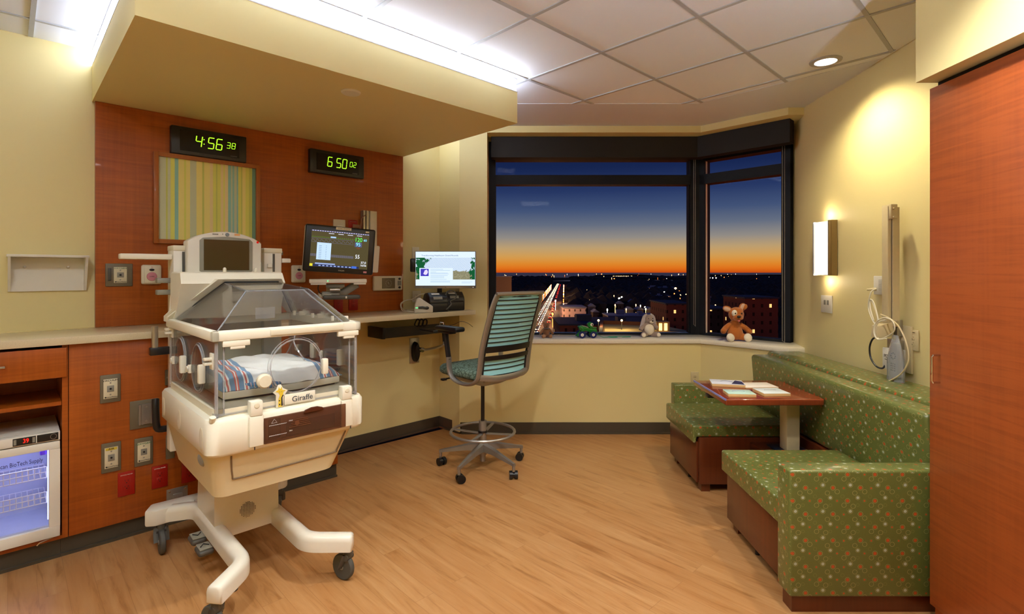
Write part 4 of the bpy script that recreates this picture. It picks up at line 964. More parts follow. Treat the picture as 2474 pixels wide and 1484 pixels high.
# knot of rolled blanket spilling at the near left corner
m = MB()
for k in range(4): m.tube([(.70+k*.012, 2.66-k*.02, .968+k*.004), (.76+k*.014, 2.585-k*.008, .975), (.85+k*.018, 2.548-k*.004, .972), (.90+k*.01, 2.540, .968)], .017-k*.002, 10, smooth=4)
o = m.build('blanket_roll', simple('dummy_fold', (200, 200, 200)), None, (.97, 2.85, .962)); o.location = frame_pt('H', .97, 2.85, .962); o.rotation_euler = (0, 0, AH); o.data.materials.clear()
def m_roll():
    m = bpy.data.materials.new('striped_blanket_roll'); t_ = NT(m)
    w = t_.n('ShaderNodeTexWave'); w.inputs['Scale'].default_value = 9; w.inputs['Distortion'].default_value = 1.5; t_.l(t_.coord('Object', (1.2, 1, 2)), w.inputs['Vector'])
    t_.bsdf(t_.ramp(w.outputs['Fac'], [(0, lin((80, 132, 180))), (.40, lin((232, 236, 232))), (.52, lin((206, 92, 84))), (.64, lin((232, 236, 232))), (.76, lin((96, 146, 190)))], 'CONSTANT'), .85, sheen=.3, spec=.2); return m
o.data.materials.append(m_roll()); tag(o, 'rolled blue and red striped blanket edge at the near left corner of the mattress', 'blanket')
# hood: clear walls
T = .005; hx0, hx1, hy0, hy1, hz0, hz1 = .634, 1.27, 2.45, 3.30, .89, 1.207
IP('front_wall', MB().box(hx0, hx1, hy0, hy0+T, hz0, hz1), ACRYL)
IP('left_wall', MB().box(hx0, hx0+T, hy0+.006, hy1, hz0, hz1), ACRYL)
IP('right_wall', MB().box(hx1-T, hx1, hy0+.006, hy1, hz0, hz1), ACRYL)
m = MB()
for (x, y) in ((hx0, hy0), (hx1, hy0), (hx0, hy1), (hx1, hy1)): IP('corner_post', MB().box(x-.006, x+.006, y-.006, y+.006, hz0-.01, hz1), ACRYLE)
m.box(hx0+.026, hx0+.032, hy0-.002, hy0+.007, hz0, hz1).box(hx1-.035, hx1-.029, hy0-.002, hy0+.007, hz0, hz1)
IP('wall_edges', m, ACRYLE)
m = MB().box(hx0-.006, hx1+.006, hy0-.004, hy0+.009, hz0-.004, hz0+.004).box(hx0-.006, hx0+.008, hy0, hy1, hz0-.004, hz0+.004); IP('lower_edge', m, ACRYLE)
# rail around
rw = .022
m = MB().box(hx0-rw, hx1+rw, hy0-rw, hy0+rw*.6, 1.205, 1.25, b=.008).box(hx0-rw, hx0+rw*.6, hy0-rw, hy1, 1.205, 1.25, b=.008).box(hx1-rw*.6, hx1+rw, hy0-rw, hy1, 1.205, 1.25, b=.008).box(hx0-rw, hx1+rw, hy1-.03, hy1+.01, 1.205, 1.25, b=.008)
IP('hood_rail', m, WHITE)
IP('rail_grip', MB().box(hx0+.21, hx1-.07, hy0-rw-.004, hy0+.01, 1.209, 1.247, b=.010, seg=3), OFFW)
for (x, y) in ((hx0+.02, hy0-.02), (hx1-.1, hy0-.02)): IP('rail_clip', MB().box(x, x+.11, y, y+.02, 1.180, 1.206, b=.004).box(x+.03, x+.09, y+.002, y+.018, 1.168, 1.182, b=.003), WHITE)
for (y, zz) in ((3.26, 1.17), (2.50, 1.10)): IP('side_clip', MB().box(hx0-.035, hx0, y-.01, y+.02, zz, zz+.012, b=.003).box(hx0-.035, hx0, y-.01, y+.02, zz+.02, zz+.032, b=.003).box(hx0-.006, hx0+.004, y-.02, y+.03, zz-.02, zz+.05, b=.002), WHITE)
IP('side_clip', MB().box(hx1, hx1+.03, 2.50, 2.53, 1.13, 1.142, b=.003).box(hx1, hx1+.03, 2.50, 2.53, 1.15, 1.162, b=.003), WHITE)
# canopy panels (clear), as thin slabs
def slab(m, pts, th=.005):
    pts = [Vector(p) for p in pts]; n = (pts[1]-pts[0]).cross(pts[2]-pts[0]).normalized()*th
    lo = [m.bm.verts.new(p) for p in pts]; hi = [m.bm.verts.new(p+n) for p in pts]; N = len(pts)
    fs = [m.bm.faces.new(lo[::-1]), m.bm.faces.new(hi)]+[m.bm.faces.new((lo[i], lo[(i+1) % N], hi[(i+1) % N], hi[i])) for i in range(N)]
    bmesh.ops.recalc_face_normals(m.bm, faces=fs); return m
zr = 1.247
A0 = (.640, 2.456, zr); A1 = (1.21, 2.456, zr); A2 = (1.264, 2.50, zr); A3 = (1.264, 3.262, zr); A4 = (.640, 3.262, zr)
T0 = (.798, 2.60, 1.412); T1 = (1.067, 2.60, 1.412); T2 = (1.110, 2.64, 1.412); T3 = (1.110, 3.078, 1.441); T4 = (.835, 3.078, 1.441)
cn = IP('canopy_front', slab(MB(), [A0, A1, T1, T0]), ACRYL)
IP('canopy_chamfer', slab(MB(), [A1, A2, T2, T1]), ACRYL); IP('canopy_right', slab(MB(), [A2, A3, T3, T2]), ACRYL)
IP('canopy_left', slab(MB(), [A0, T0, T4, A4]), ACRYL); IP('canopy_top', slab(MB(), [T0, T1, T2, T3, T4]), ACRYL)
m = MB()
for a, c in ((A0, T0), (A1, T1), (A2, T2), (T0, T1), (T1, T2), (T2, T3), (T0, T4)): m.tube([a, c], .0035, 6)
IP('canopy_edges', m, ACRYLE)
# white rear head shell
LEAN = .95
def lean(p, base): return (p[0], base-(p[2]-1.25)*LEAN, p[2])
def ringp(base, g):
    pts = [(.612-g, 0, 1.235), (.612-g, 0, 1.262), (.800-g*.3, 0, 1.462+g*.5), (1.128+g*.3, 0, 1.462+g*.5), (1.292+g, 0, 1.262), (1.292+g, 0, 1.235), (1.262, 0, 1.235), (1.262, 0, 1.252), (1.112, 0, 1.440), (.835, 0, 1.440), (.642, 0, 1.252), (.642, 0, 1.235)]
    return [lean(p, base) for p in pts]
IP('head_shell', MB().loft([ringp(3.255, 0), ringp(3.275, .005), [(p[0], 3.335, p[2]) for p in ringp(3.3, .005)]]), WHITE, sharp=.3)
IP('shell_gasket', MB().tube([lean(p, 3.250) for p in ((.648, 0, 1.256), (.836, 0, 1.446), (1.112, 0, 1.446), (1.258, 0, 1.258))], .004, 6), BLACKM)
IP('head_housing', MB().loft([[(.632, 3.225, 1.25), (1.19, 3.225, 1.25), (1.19, 3.345, 1.25), (.632, 3.345, 1.25)], [(.640, 3.20, 1.29), (1.18, 3.20, 1.29), (1.18, 3.345, 1.29), (.640, 3.345, 1.29)], [(.640, 3.10, 1.44), (1.165, 3.10, 1.44), (1.165, 3.345, 1.44), (.640, 3.345, 1.44)], [(.642, 3.13, 1.495), (1.160, 3.13, 1.495), (1.16, 3.345, 1.495), (.642, 3.345, 1.495)], [(.650, 3.15, 1.502), (1.155, 3.15, 1.502), (1.155, 3.34, 1.502), (.650, 3.34, 1.502)]]), WHITE)
for s_ in (.86, 1.02): IP('rubber_bumper', MB().cyl((s_, 3.16, 1.500), (s_, 3.16, 1.518), .009).ball((s_, 3.16, 1.518), .009, n=10), WHITE)
IP('shell_sticker', MB().hexa([(.6055, 3.262, 1.262), (.6075, 3.262, 1.262), (.6445, 3.225, 1.303), (.6425, 3.225, 1.303), (.6055, 3.31, 1.262), (.6075, 3.31, 1.262), (.6445, 3.29, 1.303), (.6425, 3.29, 1.303)]), LABELM)
IP('rear_wall', MB().box(.64, 1.264, 3.295, 3.30, .90, 1.207), ACRYL)
# port hole doors: two on the left side, one in front, two on the right
def port(cx, cz, plane, y):
    rr = .118 if plane == 'y' else .100
    def P(a, off, k=1): 
        u, w = rr*k*math.cos(a), rr*1.05*k*math.sin(a)
        return (cx+u, y-off, cz+w) if plane == 'y' else (y-off, cx+u, cz+w)
    pd = IP('port_door', MB().loft([[P(a*PI/16, .004) for a in range(32)], [P(a*PI/16, .010) for a in range(32)]]), ACRYL)
    IP('port_ring', MB().tube([P(a*PI/16, .007) for a in range(32)], .004, 6, closed=True).tube([P(a*PI/16, .002, 1.08) for a in range(32)], .0025, 6, closed=True), ACRYLE, pd)
    k = 1.1
    if plane == 'y': IP('port_latch', MB().box(cx+rr*k-.012, cx+rr*k+.016, y-.032, y-.004, cz-.055, cz+.02, b=.006), WHITE, pd); IP('port_hinge', MB().lathe([(.001, -.03), (.026, -.03), (.033, -.02), (.033, -.004)], (cx-rr-.028, y, cz-.05), 20, 'y'), OFFW, pd)
    else: IP('port_latch', MB().box(y-.032, y-.004, cx-rr*k-.016, cx-rr*k+.012, cz-.055, cz+.03, b=.006), WHITE, pd); IP('port_hinge', MB().box(y-.022, y-.002, cx+rr+.0, cx+rr+.028, cz-.04, cz, b=.005).cyl((y-.022, cx+rr+.014, cz-.02), (y-.028, cx+rr+.014, cz-.02), .014), WHITE, pd)
port(.970, 1.062, 'y', hy0)
port(2.72, 1.06, 'x', hx0); port(3.06, 1.06, 'x', hx0)
port(2.72, 1.06, 'x', hx1+.012); port(3.06, 1.06, 'x', hx1+.012)
m = MB()
for k, y in enumerate((2.56, 2.8, 3.05)): m.box(hx1-.04, hx1+.02, y, y+.02, 1.245, 1.27, b=.004).cyl((hx1-.07, y, 1.25), (hx1-.07, y, 1.275), .008)
IP('hood_studs', m, WHITE)
# tubing inside and grommets
IP('inner_tubing', MB().tube([(1.16, 3.1, 1.0), (1.18, 3.0, 1.12), (1.15, 2.9, 1.17), (1.10, 2.8, 1.12), (1.14, 2.75, 1.02), (1.2, 2.9, .99)], .004, 6, smooth=5), ACRYLE)
IP('info_tag', MB().box(.95, 1.05, 2.94, 2.944, 1.25, 1.31), ACRYLE)
# tower
IP('tower_column', MB().box(.657, .745, 3.36, 3.50, .52, 1.645, b=.006), WHITE2)
IP('tower_column', MB().box(1.135, 1.242, 3.36, 3.50, .52, 1.645, b=.006), WHITE2)
IP('column_cap', MB().box(.655, .747, 3.355, 3.502, 1.620, 1.650, b=.005), OFFW); IP('column_cap', MB().box(1.133, 1.244, 3.355, 3.502, 1.620, 1.650, b=.005), OFFW)
for s_ in (.705, 1.192): IP('column_slot', MB().box(s_-.006, s_+.006, 3.356, 3.361, 1.30, 1.615), DGREY)
for s_ in (.728, 1.165): IP('slide_lock', MB().box(s_-.012, s_+.012, 3.345, 3.361, 1.530, 1.552, b=.003), WHITE2)
IP('tower_back', MB().box(.745, 1.135, 3.40, 3.48, .60, 1.56), OFFW)
pr = [(.712, 1.49), (.712, 1.655)]+[(.712+.388*k/10, 1.655+.060*math.sin(PI*k/10)**.75) for k in range(1, 10)]+[(1.10, 1.655), (1.10, 1.49)]
pn = IP('display_panel', MB().prism([(a, c+.02 if c > 1.5 else c) for a, c in pr], 3.30, 3.40, 'y', b=.007, seg=3, ang=.6), WHITE2)
IP('display_bezel', MB().prism([(.770, 1.507), (.770, 1.680), (.786, 1.695), (.908, 1.706), (1.032, 1.695), (1.048, 1.680), (1.048, 1.507), (1.032, 1.497), (.786, 1.497)], 3.294, 3.301, 'y', b=.002), GREYP, pn)
IP('display_screen', MB().box(.790, 1.028, 3.2905, 3.2955, 1.512, 1.686), simple('dark_olive_screen', (64, 56, 30), .18), pn)
IP('panel_knob', MB().lathe([(.001, -.008), (.009, -.008), (.011, 0)], (.912, 3.30, 1.718), 20, 'y'), simple('blue_grey_knob', (120, 134, 140), .3), pn)
IP('alarm_light', MB().lathe([(.001, -.004), (.006, -.003), (.007, 0)], (1.078, 3.30, 1.680), 14, 'y'), emis('red_lamp', (210, 30, 20), .8), pn)
IP('panel_label', MB().box(.950, .980, 3.2988, 3.2998, 1.714, 1.724), simple('orange_label', (226, 160, 90), .5), pn)
IP('panel_sticker', MB().box(.835, .865, 3.2988, 3.2998, 1.714, 1.721).ball((.888, 3.30, 1.720), .003, n=8), INK if False else GREYP, pn)
# shelf arms and clamps
IP('side_shelf', MB().prism([(.655, 3.37), (.655, 3.47), (.50, 3.50), (.425, 3.47), (.425, 3.41), (.50, 3.37)], 1.570, 1.600, b=.006), WHITE)
IP('side_shelf', MB().box(1.244, 1.30, 3.36, 3.44, 1.560, 1.588, b=.006), WHITE2)
IP('pole_clip', MB().box(1.243, 1.265, 3.40, 3.43, 1.61, 1.635, b=.003), GREYP)
for zz in (1.44, 1.375): IP('rail_clamp', MB().box(.585, .657, 3.38, 3.43, zz, zz+.028, b=.004), GREYP)
IP('hanging_tag', MB().tube([(.645, 3.36, 1.37), (.64, 3.35, 1.30), (.63, 3.35, 1.22), (.645, 3.35, 1.21), (.652, 3.35, 1.30)], .004, 6, smooth=4), WHITE2)
IP('side_rail_post', MB().cyl((.585, 3.44, 1.08), (.585, 3.44, 1.20), .016), STEEL)
IP('rail_block', MB().box(.56, .655, 3.42, 3.46, 1.04, 1.082, b=.004), BLACK)
IP('push_grip', MB().tube([(.585, 3.42, .80), (.583, 3.41, .76), (.585, 3.41, .70), (.588, 3.41, .655), (.60, 3.41, .632), (.66, 3.41, .63)], .018, 12, smooth=4), BLACK)
IP('equipment_box', MB().box(.625, .83, 3.28, 3.36, .53, .73, b=.006), WHITE2)
IP('box_wire', MB().tube([(.64, 3.275, .725), (.63, 3.275, .715), (.66, 3.275, .69), (.72, 3.275, .665)], .0025, 6), DGREY)
# maker plate with letters and giraffe mark
lx = .958
lp = IP('logo_plate', MB().box(lx-.045, lx+.10, 2.438, 2.4455, .887, .935, b=.003), WHITE)
IP('logo_word', MB().text('Giraffe', .036, (lx+.038, 2.4372, .908)), simple('slate_ink', (70, 78, 84), .5), lp)
IP('logo_giraffe_back', MB().prism([(lx-.082, .880), (lx-.05, .880), (lx-.046, .93), (lx-.03, .955), (lx-.052, .968), (lx-.06, .985), (lx-.074, .985), (lx-.082, .962), (lx-.096, .952), (lx-.083, .94)], 2.4375, 2.4455, 'y', b=.0015), WHITE, lp)
IP('logo_giraffe', MB().prism([(lx-.073, .884), (lx-.055, .884), (lx-.058, .925), (lx-.052, .935), (lx-.050, .950), (lx-.040, .956), (lx-.055, .960), (lx-.058, .976), (lx-.062, .966), (lx-.066, .966), (lx-.070, .976), (lx-.073, .962), (lx-.086, .955), (lx-.072, .950), (lx-.066, .936), (lx-.072, .92)], 2.4365, 2.4375, 'y'), simple('giraffe_yellow', (226, 196, 60), .5), lp)
IP('logo_spots', MB().prism([(lx-.060, .888), (lx-.053, .888), (lx-.055, .925), (lx-.049, .936), (lx-.053, .938), (lx-.060, .925)], 2.4358, 2.4365, 'y').ball((lx-.067, 2.4363, .895), (.003, .0005, .004), n=8).ball((lx-.068, 2.4363, .912), (.003, .0005, .003), n=8).ball((lx-.058, 2.4363, .952), (.0015, .0005, .0015), n=8).ball((lx-.066, 2.4363, .952), (.0015, .0005, .0015), n=8), INK, lp)

#===CHAIR
ch = Thing('drafting_chair', 'tall swivel task chair with teal striped mesh back and chrome foot ring', 'chair', (0, 0, 0), rot=(0, 0, AH), loc=(-.225, 3.98, 0))
CPt = ch.part
FR_ = SILVER
ang0 = math.radians(171)-AH
CPt('column', MB().cyl((0, 0, .05), (0, 0, .10), .022).cyl((0, 0, .10), (0, 0, .36), .030), FR_)
CPt('gas_lift', MB().cyl((0, 0, .36), (0, 0, .66), .014), BLACK)
CPt('column_collar', MB().cyl((0, 0, .27), (0, 0, .285), .036), BLACK)
for k in range(5):
    a = ang0+k*2*PI/5; c, s_ = math.cos(a), math.sin(a)
    rings = []
    for (r, hz_, hw, ht) in ((.02, .165, .028, .035), (.12, .155, .024, .024), (.30, .118, .014, .013), (.345, .108, .012, .012)):
        rings.append([(r*c-hw*s_*u, r*s_+hw*c*u, hz_+ht*w) for u, w in ((-1, -1), (1, -1), (.8, .6), (0, 1), (-.8, .6))])
    lg = CPt('leg', MB().loft(rings).cyl((.335*c, .335*s_, .058), (.335*c, .335*s_, .11), .011), FR_)
    q = a+.9; ax = Vector((math.cos(q), math.sin(q), 0)); wc = Vector((.335*c, .335*s_, .030))+Vector((-ax.y, ax.x, 0))*.012
    m = MB().cyl(wc-ax*.030, wc-ax*.008, .030, n=20).cyl(wc+ax*.008, wc+ax*.030, .030, n=20).cyl(wc-ax*.01, wc+ax*.01, .02)
    CPt('caster', m, BLACK, lg)
CPt('foot_ring', MB().tube([(.245*math.cos(k*PI/16), .245*math.sin(k*PI/16), .275) for k in range(32)], .011, 10, closed=True), FR_)
m = MB()
for k in range(4): a = k*PI/2+.5; m.tube([(.03*math.cos(a), .03*math.sin(a), .262), (.24*math.cos(a), .24*math.sin(a), .272)], .012, 8, flat=(.016, .007))
CPt('ring_spokes', m, FR_)
CPt('seat_pan', MB().loft([sq(-.10, .10, -.12, .10, .655, .03), sq(-.20, .20, -.20, .20, .705, .05), sq(-.22, .22, -.21, .24, .722, .05)]), simple('pan_grey', (150, 156, 160), .4))
CPt('seat', MB().loft([sq(-.225, .225, -.20, .255, .722, .06), sq(-.242, .242, -.215, .272, .740, .07), sq(-.242, .242, -.215, .272, .772, .07), sq(-.225, .225, -.20, .255, .790, .06), sq(-.15, .15, -.12, .17, .796, .05)]), m_seat(), sharp=1.2)
CPt('lever', MB().tube([(-.20, .12, .70), (-.25, .14, .695)], .006, 6).box(-.285, -.245, .125, .16, .685, .70, b=.004), BLACK)
def backy(z): return -.235-.17*max(0, (z-.80)/.55)**1.25
for sgn in (-1, 1):
    x = .232*sgn; arm = sgn < 0
    pts = [(x*.93, backy(1.345)-.0, 1.345), (x, backy(1.25), 1.25), (x*1.03, backy(1.10), 1.10), (x*1.04, backy(.95), .95), (x*1.04, -.245, .82), (x*1.05, -.225, .745), (x*1.06, -.16, .70), (x*1.07, -.05, .69), (x*1.10, .04, .715), (x*1.13, .075, .78), (x*1.14, .08, .87)]
    CPt('side_frame', MB().tube(pts, .02, 10, smooth=5, flat=(.013, .024), up=(1, 0, 0)), FR_)
    a1 = CPt('arm_post', MB().tube([(x*1.14, .08, .85), (x*1.16, .10, .97), (x*1.17, .11, 1.06)], .018, 10, smooth=3, flat=(.014, .022)), BLACK)
    CPt('arm_pad', MB().box(x*1.17-.045, x*1.17+.045, -.07, .19, 1.065, 1.10, b=.014, seg=3).box(x*1.17-.03, x*1.17+.03, .02, .17, 1.045, 1.066, b=.006), BLACK)
CPt('top_rail', MB().tube([(-.235, backy(1.345)-.01, 1.350), (-.1, backy(1.35)-.025, 1.352), (.1, backy(1.35)-.025, 1.352), (.235, backy(1.345)-.01, 1.350)], .014, 8, smooth=4), FR_)
CPt('bottom_rail', MB().tube([(-.235, -.235, .755), (-.1, -.265, .735), (.1, -.265, .735), (.235, -.235, .755)], .02, 8, smooth=4, flat=(.012, .024)), FR_)
CPt('under_brace', MB().loft([[(-.20, -.24, .72), (.20, -.24, .72), (.20, -.23, .745), (-.20, -.23, .745)], [(-.05, -.08, .665), (.05, -.08, .665), (.05, -.08, .69), (-.05, -.08, .69)]]), FR_)
# mesh back made of curved strips
def back_strip(m, z0, z1, off=0, w=.215, th=.004):
    rings = []
    for k in range(9):
        x = -w+2*w*k/8; bow = -.03*(1-(x/w)**2)+off
        rings.append([(x, backy(z0)+bow, z0), (x, backy(z0)+bow-th, z0), (x, backy(z1)+bow-th, z1), (x, backy(z1)+bow, z1)])
    m.loft(rings)
m = MB(); zs = [.762+k*.032 for k in range(19)]
for a, c in zip(zs[:-1], zs[1:]):
    if not (.875 < a < .93): back_strip(m, a, c+.0, 0)
CPt('back_mesh', m, m_mesh(), sharp=1.0)
m = MB()
zz = [.80, .835]+[1.0+.0335*k for k in range(10)]
for z in zz: back_strip(m, z, z+.007, -.003, .218, .005)
for sgn in (-1, 1): m.tube([(.212*sgn, backy(z)-.004, z) for z in (.76, .9, 1.0, 1.1, 1.2, 1.335)], .007, 6)
m.tube([(-.21, backy(1.33), 1.33), (0, backy(1.33)-.03, 1.33), (.21, backy(1.33), 1.33)], .008, 6, smooth=3)
CPt('back_bands', m, BLACKM)
m = MB(); back_strip(m, .872, .905, -.006, .222, .010); back_strip(m, .930, .975, -.006, .222, .010)
CPt('lumbar_bar', m, BLACK)

#===SOFA
SX, SB, SR = 1.275, 1.93, 2.345
so = Thing('convertible_sofa', 'long green dotted vinyl sofa with cherry wood base and split seats along the right wall', 'sofa', (1.8, 3.3, 0))
SP = so.part
SP('arm', MB().box(1.215, SR+.01, 2.262, 2.372, .078, .630, b=.010, seg=3), FABRIC, label='near square arm with dotted green vinyl')
SP('arm', MB().box(1.30, SR, 4.14, 4.235, .035, .600, b=.010, seg=3), FABRIC)
SP('base_rail', MB().box(1.235, SR, 2.285, 2.36, 0, .077), SOFAWOOD)
for (y0, y1) in ((2.374, 3.045), (3.52, 4.138)):
    bx = SP('seat_base', MB().box(SX, SB, y0, y1, .055, .375, b=.003).box(SX+.02, SX+.08, y0+.02, y0+.08, 0, .055).box(SX+.02, SX+.08, y1-.08, y1-.02, 0, .055).box(SB-.08, SB, y0+.02, y1-.02, 0, .055), SOFAWOOD)
    SP('drawer_front', MB().box(SX-.014, SX, y0+.02, y1-.012, .062, .340, b=.002), SOFAWOOD, bx)
    SP('finger_pull', MB().prism([((y0+y1)/2-.06, .341), ((y0+y1)/2-.04, .322), ((y0+y1)/2+.04, .322), ((y0+y1)/2+.06, .341)], SX-.016, SX-.0135, 'x'), BLACKM, bx)
    m = MB().prism([(SX-.042, .335), (SX-.018, .335), (SX-.016, .376), (SB-.01, .376), (SB-.01, .455), (SX-.042, .455)], y0+.003, y1+.006, 'y', b=.026, seg=5)
    SP('seat_cushion', m, FABRIC, sharp=1.0)
SP('middle_ledge', MB().box(1.62, SB+.02, 3.047, 3.518, .0, .345, b=.003), SOFAWOOD)
SP('back_ledge', MB().box(SB-.008, SB+.06, 2.374, 4.138, .05, .405, b=.003), SOFAWOOD)
SP('backrest', MB().hexa([(SB+.005, 2.374, .408), (SB+.13, 2.374, .408), (SB+.13, 4.13, .408), (SB+.005, 4.13, .408), (SB-.03, 2.374, .848), (2.055, 2.374, .848), (2.055, 4.13, .848), (SB-.03, 4.13, .848)], b=.028, seg=4), FABRIC, sharp=1.0)
SP('rear_bolster', MB().box(2.062, SR, 2.374, 4.20, .05, .862, b=.028, seg=4), FABRIC, sharp=1.0)
SP('foot', MB().cyl((SX+.03, 2.75, 0), (SX+.03, 2.75, .06), .012).cyl((SX+.03, 3.8, 0), (SX+.03, 3.8, .06), .012), BLACK)
# table
tb = Thing('pedestal_table', 'cherry wood booth table on a pale square post between the sofa seats', 'table', (1.80, 3.36, .345))
TX0, TX1, TY0, TY1 = 1.295, 1.905, 3.13, 3.685
tb.part('tabletop', MB().prism([(TX0, TY0), (TX1-.02, TY0), (TX1, TY0+.02), (TX1, TY1-.02), (TX1-.02, TY1), (TX0, TY1)], .692, .730, b=.007, seg=3), m_wood('table_cherry', (118, 48, 24), (152, 70, 34), .3, .22, .5))
tb.part('edge_strip', MB().box(TX0-.004, TX0+.004, TY0+.002, TY1-.002, .722, .7315), simple('blue_edge', (120, 126, 190), .25))
tb.part('release_latch', MB().box(TX0-.006, TX0+.05, 3.40, 3.46, .672, .692, b=.004), BLACK)
tb.part('post', MB().box(1.757, 1.843, 3.31, 3.40, .352, .692, b=.006), TANM)
tb.part('base_plate', MB().box(1.70, 1.90, 3.25, 3.46, .3455, .352, b=.001), simple('blue_black_plate', (26, 32, 50), .3))
# books
def book(cx, cy, w, h, rz, cover, ring, lab, extra=None, z=.7305, th=.02):
    t = Thing('board_book', lab, 'book', (0, 0, 0), rot=(0, 0, math.radians(rz)), loc=(cx, cy, z))
    t.part('pages', MB().box(-w/2, w/2, -h/2, h/2, 0, th-.0025, b=.001), simple('page_edges', (222, 188, 128), .6))
    cv = t.part('cover', MB().box(-w/2, w/2, -h/2, h/2, th-.0024, th, b=.0008), cover)
    if ring: t.part('ring_print', MB().tube([(.042*math.cos(k*PI/14)*1.0, .03*math.sin(k*PI/14)+.0, th+.0004) for k in range(2, 13)], .0025, 4, flat=(.003, .0005)), ring, cv)
    if extra: t.part('picture_print', MB().prism(extra, th, th+.0006), simple('dark_blue_print', (40, 46, 84), .4), cv)
book(1.468, 3.535, .21, .15, -14, simple('cover_pale_lilac', (216, 220, 232), .3), simple('ring_slate', (90, 110, 160), .4), 'pale board book with a dark blue corner picture, far left on the table', [(.02, -.06), (.10, -.07), (.10, .03), (.06, .06)])
book(1.425, 3.245, .165, .12, -6, simple('cover_mint', (190, 224, 212), .3), simple('ring_violet', (90, 80, 160), .4), 'mint green board book nearest the left front edge of the table')
book(1.640, 3.275, .165, .15, 2, simple('cover_white', (220, 230, 230), .3), simple('ring_rose', (180, 150, 160), .4), 'white board book nearest the front right of the table')
book(1.655, 3.50, .22, .15, 3, simple('cover_cream', (236, 228, 214), .35), None, 'thin cream booklet lying behind the white board book', None, .7305, .008)

#===RIGHTWALL
# wardrobe and its soffit
struct('ceiling_bulkhead', MB().box(1.73, 2.17, -1.6, 2.217, 2.312, ZC-.001), WALL)
wd = Thing('wardrobe', 'tall cherry wood wardrobe with a small chrome pull at the right edge', 'wardrobe', (2.05, 1.4, 0))
wd.part('body', MB().box(1.812, 2.24, .3, 2.215, 0, 2.29), CHERRY2)
dr = wd.part('door', MB().box(1.79, 1.811, .93, 2.217, .08, 2.285, b=.001), CHERRY2)
wd.part('top_gap', MB().box(1.82, 2.24, .3, 2.21, 2.29, 2.311), BLACKM)
wd.part('door', MB().box(1.79, 1.811, .30, .926, .08, 2.285, b=.001), CHERRY2)
wd.part('handle', MB().tube([(1.792, 2.165, 1.152), (1.762, 2.165, 1.152), (1.758, 2.165, 1.145), (1.758, 2.165, 1.045), (1.762, 2.165, 1.038), (1.792, 2.165, 1.038)], .0045, 8), CHROME, dr)
# sconce
y0, y1 = 3.80, 4.0; xw = RW(3.9)
sc = Thing('wall_sconce', 'glowing white rectangular wall sconce with brass-toned side rail', 'wall light', (xw, 3.9, 1.47))
sc.part('back_plate', MB().box(xw-.012, xw-.001, y0, y1, 1.475, 1.885), STEEL)
lens = []
for k in range(7): a = k/6; lens.append((y0+.012+(y1-y0-.024)*a, 2.335-.022*math.sin(PI*a)))
poly = [(x, y) for y, x in lens]+[(xw-.012, y1-.012), (xw-.012, y0+.012)]
sc.part('lens', MB().prism(poly, 1.482, 1.878), emis('sconce_lens', (255, 236, 214), 1.7))
sc.part('side_rail', MB().box(2.325, xw-.012, y0-.003, y0+.011, 1.475, 1.885, b=.002).box(2.340, xw-.012, y0-.010, y0-.003, 1.475, 1.885), simple('antique_brass', (150, 128, 88), .35, .7))
sc.part('side_rail', MB().box(2.325, xw-.012, y1-.011, y1+.003, 1.475, 1.885, b=.002), simple('cool_steel', (190, 196, 204), .3, .6))
L = bpy.data.lights.new('sconce_lamp', 'POINT'); L.energy = .8; L.color = (1, .8, .5); L.shadow_soft_size = .04
for zz in (1.93, 1.43):
    o = bpy.data.objects.new('sconce_lamp', L); C.objects.link(o); o.location = (2.35, 3.9, zz)
# R frame: x' = -Y, y' = X
def rrect(px0, py0, px1, py1):
    def yy(px): 
        k = (px-1237)/1250; return (2.36-.0394*3.0)/(k-.0394)
    Ya, Yb = yy(px0), yy(px1); Ym = (Ya+Yb)/2
    return (-Ya, -Yb, 1.5-(py1-658)/1250*Ym, 1.5-(py0-658)/1250*Ym), RW(Ym)-.003
r, d = rrect(1987, 714, 2012, 756)
t = Thing('data_jack_plate', 'white data jack plate below the wall sconce', 'wall plate', ((r[0]+r[1])/2, d, r[2]), 'R')
t.part('plate', MB().box(r[0], r[1], d-.006, d, r[2], r[3], b=.002), WHITE2)
cx, cz = (r[0]+r[1])/2, (r[2]+r[3])/2
t.part('jacks', MB().box(cx-.03, cx-.008, d-.008, d-.006, cz-.005, cz+.03).box(cx+.008, cx+.03, d-.008, d-.006, cz-.005, cz+.03), GREYP)
r, d = rrect(2196, 797, 2222, 847)
outlet(None, d, 'ivory power outlet on the wall between the bed-arm mount and the wardrobe', TANM, 'EMERGENCY', INK, 'R', r)
r, d = rrect(2117, 667, 2168, 713)
t = Thing('handset_socket_plate', 'white speaker and socket plate behind the beige folding arm', 'wall plate', ((r[0]+r[1])/2, d, r[2]), 'R')
t.part('plate', MB().box(r[0], r[1], d-.012, d, r[2], r[3], b=.004), WHITE2)
m = MB()
for i in range(6):
    for j in range(8): m.box(r[0]+.05+i*.007, r[0]+.053+i*.007, d-.0135, d-.012, r[2]+.03+j*.009, r[2]+.033+j*.009)
t.part('speaker_grille', m, GREYP)
t.part('plug', MB().cyl((r[0]+.03, d-.012, r[2]+.035), (r[0]-.005, d-.05, r[2]+.03), .010, .006), TANM)
t.part('lock_plate', MB().box(r[1]-.035, r[1]-.01, d-.014, d-.012, r[2]+.02, r[3]-.02, b=.002), STEEL)
r, d = rrect(2150, 792, 2205, 899)
t = Thing('television_arm', 'beige folding bedside television arm standing upright from its wall bracket', 'folding arm', (-3.2, 2.36, 1.0), 'R')
y = 2.26
def RP(px, py, X): # sight line meets plane X
    Y = X*1250/(px-1237); return (-Y, X, 1.5-(py-658)/1250*Y)
a = RP(2130, 500, y); c = RP(2152, 790, y)
zt, zb = a[2], c[2]
xa = a[0]
